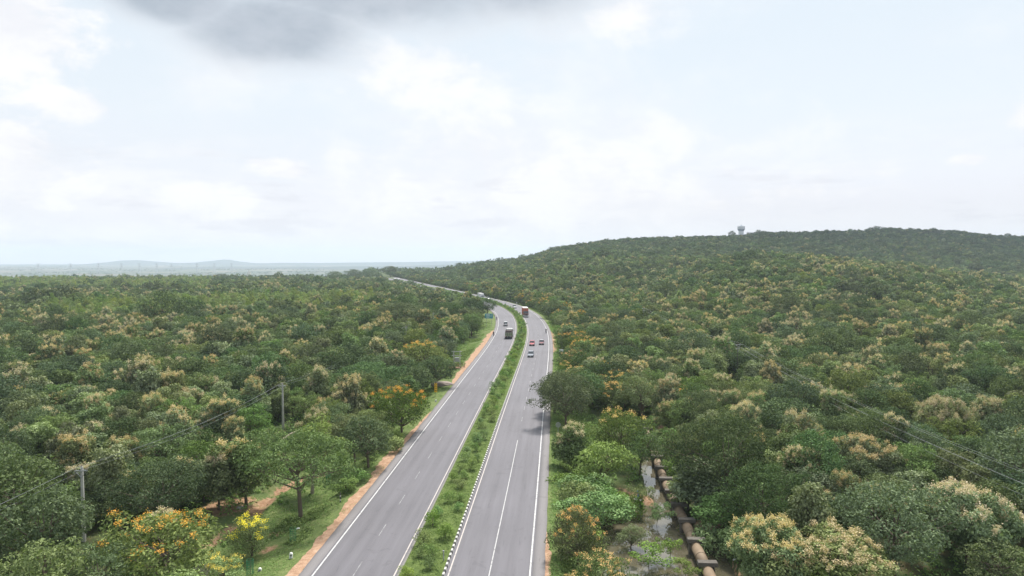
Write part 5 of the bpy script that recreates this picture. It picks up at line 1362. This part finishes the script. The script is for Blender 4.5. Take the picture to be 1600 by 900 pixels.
def bike(px, py, away, label, plabel, tank, shirt, trousers, dr=0.0, scooter=False):
    p = at(px, py, 0.0); hd = -math.atan(float(cslope(p.y))) + (0 if away else math.pi) + dr
    e = empty('motorcycle', (p.x, p.y, .006), hd, label, 'motorcycle')
    for y_, nm in ((.64, 'wheel'), (-.62, 'wheel')):
        wheel(e, 0, y_, .30, .12)
    b = MB(); b.path([(0, .64, .3), (0, .50, .82), (0, .42, .98)], [.035, .04, .03], 6); b.build('fork', M_CHROME, e)
    b = MB(); b.path([(-.34, .36, 1.08), (-.12, .46, 1.0), (.12, .46, 1.0), (.34, .36, 1.08)], [.018] * 4, 6); b.build('handlebar', M_BLACK, e)
    b = MB(); b.box((0, .22, .78), (.28, .52, .24), 0, .7); b.build('fuel_tank', tank, e, bevel=.04)
    b = MB(); b.box((0, -.28, .80), (.26, .66, .1), 0, .9); b.build('seat', M_BLACK, e, bevel=.03)
    b = MB(); b.box((0, .0, .45), (.24, .46, .36), 0, .8); b.tube((.14, -.1, .3), (.16, -.75, .36), .045, .05, 8); b.path([(0, .4, .75), (0, -.1, .6), (0, -.62, .3)], [.03] * 3, 6); b.build('engine', M_BLACK, e)
    b = MB(); b.lathe((0, .52, .88), [(.02, 0), (.09, .02), (.09, .08)], 12, axis='Y'); b.build('headlight', M_LAMP, e)
    b = MB(); b.box((0, -.66, .74), (.14, .08, .1)); b.build('tail_light', M_TAIL, e)
    q = Matrix.Rotation(hd, 3, 'Z') @ Vector((0, -.14, .03))
    person((p.x + q.x, p.y + q.y, .03), hd, plabel, 'ride', shirt, trousers)
bike(771.2, 525.0, True, 'dark motorcycle riding away on the inner paved shoulder beside the dirt strip', 'person in dark clothes riding the motorcycle beside the dirt strip', paint('dark_tank', (.05, .05, .06)), cl('dark_shirt', (.07, .06, .07)), cl('dark_trousers', (.04, .04, .05)))
bike(776.2, 500.5, True, 'motorcycle riding away along the inner edge line at the bend', 'person in a purple-grey shirt riding along the inner edge line', paint('maroon_tank', (.12, .03, .05)), cl('purple_shirt', (.14, .11, .18)), cl('grey_trousers', (.10, .10, .12)))
bike(853.2, 520.5, False, 'black motorcycle coming toward the viewer next to the outer edge line', 'person in black riding next to the outer edge line', paint('black_tank', (.03, .03, .035)), cl('black_jacket', (.035, .035, .04)), cl('navy_trousers', (.04, .05, .09)))
bike(789.8, 477.5, False, 'small motorcycle in the middle of the bend beside the median shrubs', 'person in a pale blue shirt riding through the bend beside the median', paint('blue_tank', (.06, .09, .2)), cl('pale_blue_shirt', (.35, .40, .50)), cl('brown_trousers', (.12, .09, .07)))
p = at(807.3, 476.6, 0.0); person((p.x, p.y, 0.0), .4, 'person in white standing at the outer shoulder beyond the silver car', 'walk', cl('white_shirt', (.75, .75, .75)), cl('white_trousers', (.65, .65, .66)), 1.05)

# ---- water tower on the hill
Xw_, Yw_ = (1157 - 800) / F * 1090, 1090.
zt = HC + (HY - 353.3) * Yw_ / F; zb = tz(Xw_, Yw_)
M_TWR = plain('tower_white', (.72, .73, .75), .7, var=.06, scale=.3); M_TWG = plain('tower_grey', (.42, .46, .54), .8, var=.08, scale=.3)
H_ = zt - zb; e = empty('water_tower', (Xw_, Yw_, zb), 0, 'white water tower with flared tank on the hilltop', 'tower')
b = MB(); b.lathe((0, 0, 0), [(4.0, -2), (3.9, H_ - 9.5), (4.1, H_ - 8.0)], 32); b.build('shaft', M_TWR, e)
b = MB(); b.lathe((0, 0, 0), [(4.1, H_ - 8.0), (5.5, H_ - 5.6), (5.8, H_ - 5.4), (5.8, H_ - 4.9)], 32); b.build('flare', M_TWG, e)
b = MB(); b.lathe((0, 0, 0), [(5.4, H_ - 4.9), (5.6, H_ - 1.5), (5.7, H_ - 1.3)], 32); tk = b.build('tank', M_TWR, e)
b = MB(); b.lathe((0, 0, 0), [(5.9, H_ - 1.3), (5.9, H_ - .9), (4.2, H_ - .2), (1.2, H_ + .5), (.9, H_ + .55)], 32); b.build('roof', M_TWR, e)
b = MB(); b.lathe((0, 0, H_ + .5), [(.8, 0), (.8, .9), (.2, 1.2)], 12); b.build('vent', M_TWG, e)
b = MB()
for k in range(24):
    a0 = 2 * math.pi * k / 24; a1 = 2 * math.pi * (k + 1) / 24; r0 = 5.95
    b.tube((r0 * math.cos(a0), r0 * math.sin(a0), H_ - 4.9), (r0 * math.cos(a0), r0 * math.sin(a0), H_ - 3.8), .05, .05, 4); b.tube((r0 * math.cos(a0), r0 * math.sin(a0), H_ - 3.8), (r0 * math.cos(a1), r0 * math.sin(a1), H_ - 3.8), .05, .05, 4)
b.build('railing', M_STEEL, e)
# low pale building beside the tower
def house(X, Y, w, d, h, label, wall, roofm, zb=None, nwin=3, flat=True, cat='building'):
    zb = tz(X, Y) if zb is None else zb
    e = empty('building', (X, Y, zb), rng.uniform(-.3, .3), label, cat)
    b = MB(); b.box((0, 0, h / 2 - .5), (w, d, h + 1)); wl = b.build('wall', wall, e)
    if flat:
        b = MB(); b.box((0, 0, h + .2), (w * 1.05, d * 1.05, .4)); b.build('roof', roofm, e)
    else:
        b = MB(); b.prism([(-d * .56, h), (0, h + d * .26), (d * .56, h)], w * 1.06); b.build('roof', roofm, e)
    for k in range(nwin):
        b = MB(); b.box((-w / 2 + w * (k + .5) / nwin, -d / 2 - .02, h * .55), (w / nwin * .4, .1, h * .3)); b.build('window', M_GLASS, wl)
M_WALLW = plain('whitewash', (.75, .74, .70), .9); M_WALLP = plain('pink_plaster', (.55, .42, .36), .9); M_ROOFG = plain('grey_sheet_roof', (.4, .4, .42), .6); M_ROOFR = plain('red_tile_roof', (.35, .14, .09), .9)
Xb = (1180 - 800) / F * 1090; house(Xb, 1096, 22, 9, 5, 'long low pale building beside the water tower', M_WALLW, M_ROOFG, zb=tz(Xb, 1096) + 4.0, nwin=6)
spots = [(112, 2500), (78, 2650), (150, 2800), (20, 2550), (300, 3300), (335, 2900), (365, 3600), (415, 3100), (452, 2700), (475, 3500), (505, 3000), (230, 3400), (560, 3700), (190, 3000)]
names = ['beyond the skyline at the far end of the plain', 'near the first pylon', 'in the hamlet past the wood', 'at the picture edge on the plain', 'among groves under the blue range', 'in the village before the range', 'farther up the village', 'beside the temple grove', 'closest to the wood past the temple', 'beyond the dark grove', 'amid the central plain', 'between two pylons', 'under the long flat ridge', 'in the scattered hamlet']
for i, ((px, Y), nm) in enumerate(zip(spots, names)):
    X = (px - 800) / F * Y; house(X, Y, 18 + 9 * (i % 3), 11, 6 + 3 * (i % 2), ('tiny whitewashed', 'tiny pinkish', 'tiny pale flat-roofed')[i % 3] + ' house ' + nm, (M_WALLW, M_WALLP, M_WALLW)[i % 3], (M_ROOFG, M_ROOFR, M_ROOFG)[i % 3], nwin=3, flat=i % 3 != 1)
# white temple spire at the wood skyline
X, Y = (389 - 800) / F * 1180, 1180.; zt = HC + (HY - 421) * Y / F; zb = tz(X, Y); h = zt - zb
e = empty('temple', (X, Y, zb), .3, 'white temple tower with stepped spire on the wood skyline', 'temple')
b = MB(); b.box((0, 0, h * .3), (6.5, 6.5, h * .6)); b.build('base', M_WALLW, e)
b = MB()
for k in range(4): b.box((0, 0, h * (.6 + .085 * k) + .6), (5.4 - 1.1 * k, 5.4 - 1.1 * k, h * .085 + .2), 0, .92)
b.build('spire', M_WALLW, e); b = MB(); b.tube((0, 0, h * .93), (0, 0, h + 1.0), .4, .1, 8); b.build('finial', M_TWG, e)
# transmission pylons on the plain
def pylon(px, Y, h, label, proto=[]):
    X = (px - 800) / F * Y
    if proto: e = copy_tree(proto[0])
    else:
        e = empty('pylon', (0, 0, 0), 0); b = MB(); N_ = 7
        for k in range(N_):
            w0 = 4.2 * (1 - k / N_ * .85); w1 = 4.2 * (1 - (k + 1) / N_ * .85); z0 = 42 * k / N_; z1 = 42 * (k + 1) / N_; cs_ = ((-1, -1), (1, -1), (1, 1), (-1, 1))
            for q in range(4):
                a_, c_ = cs_[q], cs_[(q + 1) % 4]; b.tube((a_[0] * w0, a_[1] * w0, z0), (a_[0] * w1, a_[1] * w1, z1), .35, .3, 4); b.tube((a_[0] * w0, a_[1] * w0, z0), (c_[0] * w1, c_[1] * w1, z1), .2, .2, 4)
        b.build('mast', M_STEEL, e)
        for z_ in (30, 36, 41):
            b = MB(); b.hexa([(-9, -.4, z_), (9, -.4, z_), (9, .4, z_), (-9, .4, z_), (-1, -.4, z_ + 1.6), (1, -.4, z_ + 1.6), (1, .4, z_ + 1.6), (-1, .4, z_ + 1.6)]); b.build('crossarm', M_STEEL, e)
        proto.append(e)
    s = h / 42; e.location = (X, Y, tz(X, Y)); e.scale = (s, s, s); e.rotation_euler = (0, 0, .3); e['label'] = label; e['category'] = 'pylon'; e['group'] = 'transmission pylons on the plain'
for i, (px, nm) in enumerate([(60, 'nearest the picture edge'), (111, 'second from the picture edge'), (154, 'below the start of the blue range'), (190, 'under the double summit'), (218, 'just past the double summit'), (245, 'between the two summits'), (268, 'below the saddle of the range'), (308, 'before the second summit'), (335, 'under the second summit'), (362, 'closest to the white temple')]):
    pylon(px, 4200, 62, 'faint lattice pylon on the plain ' + nm)
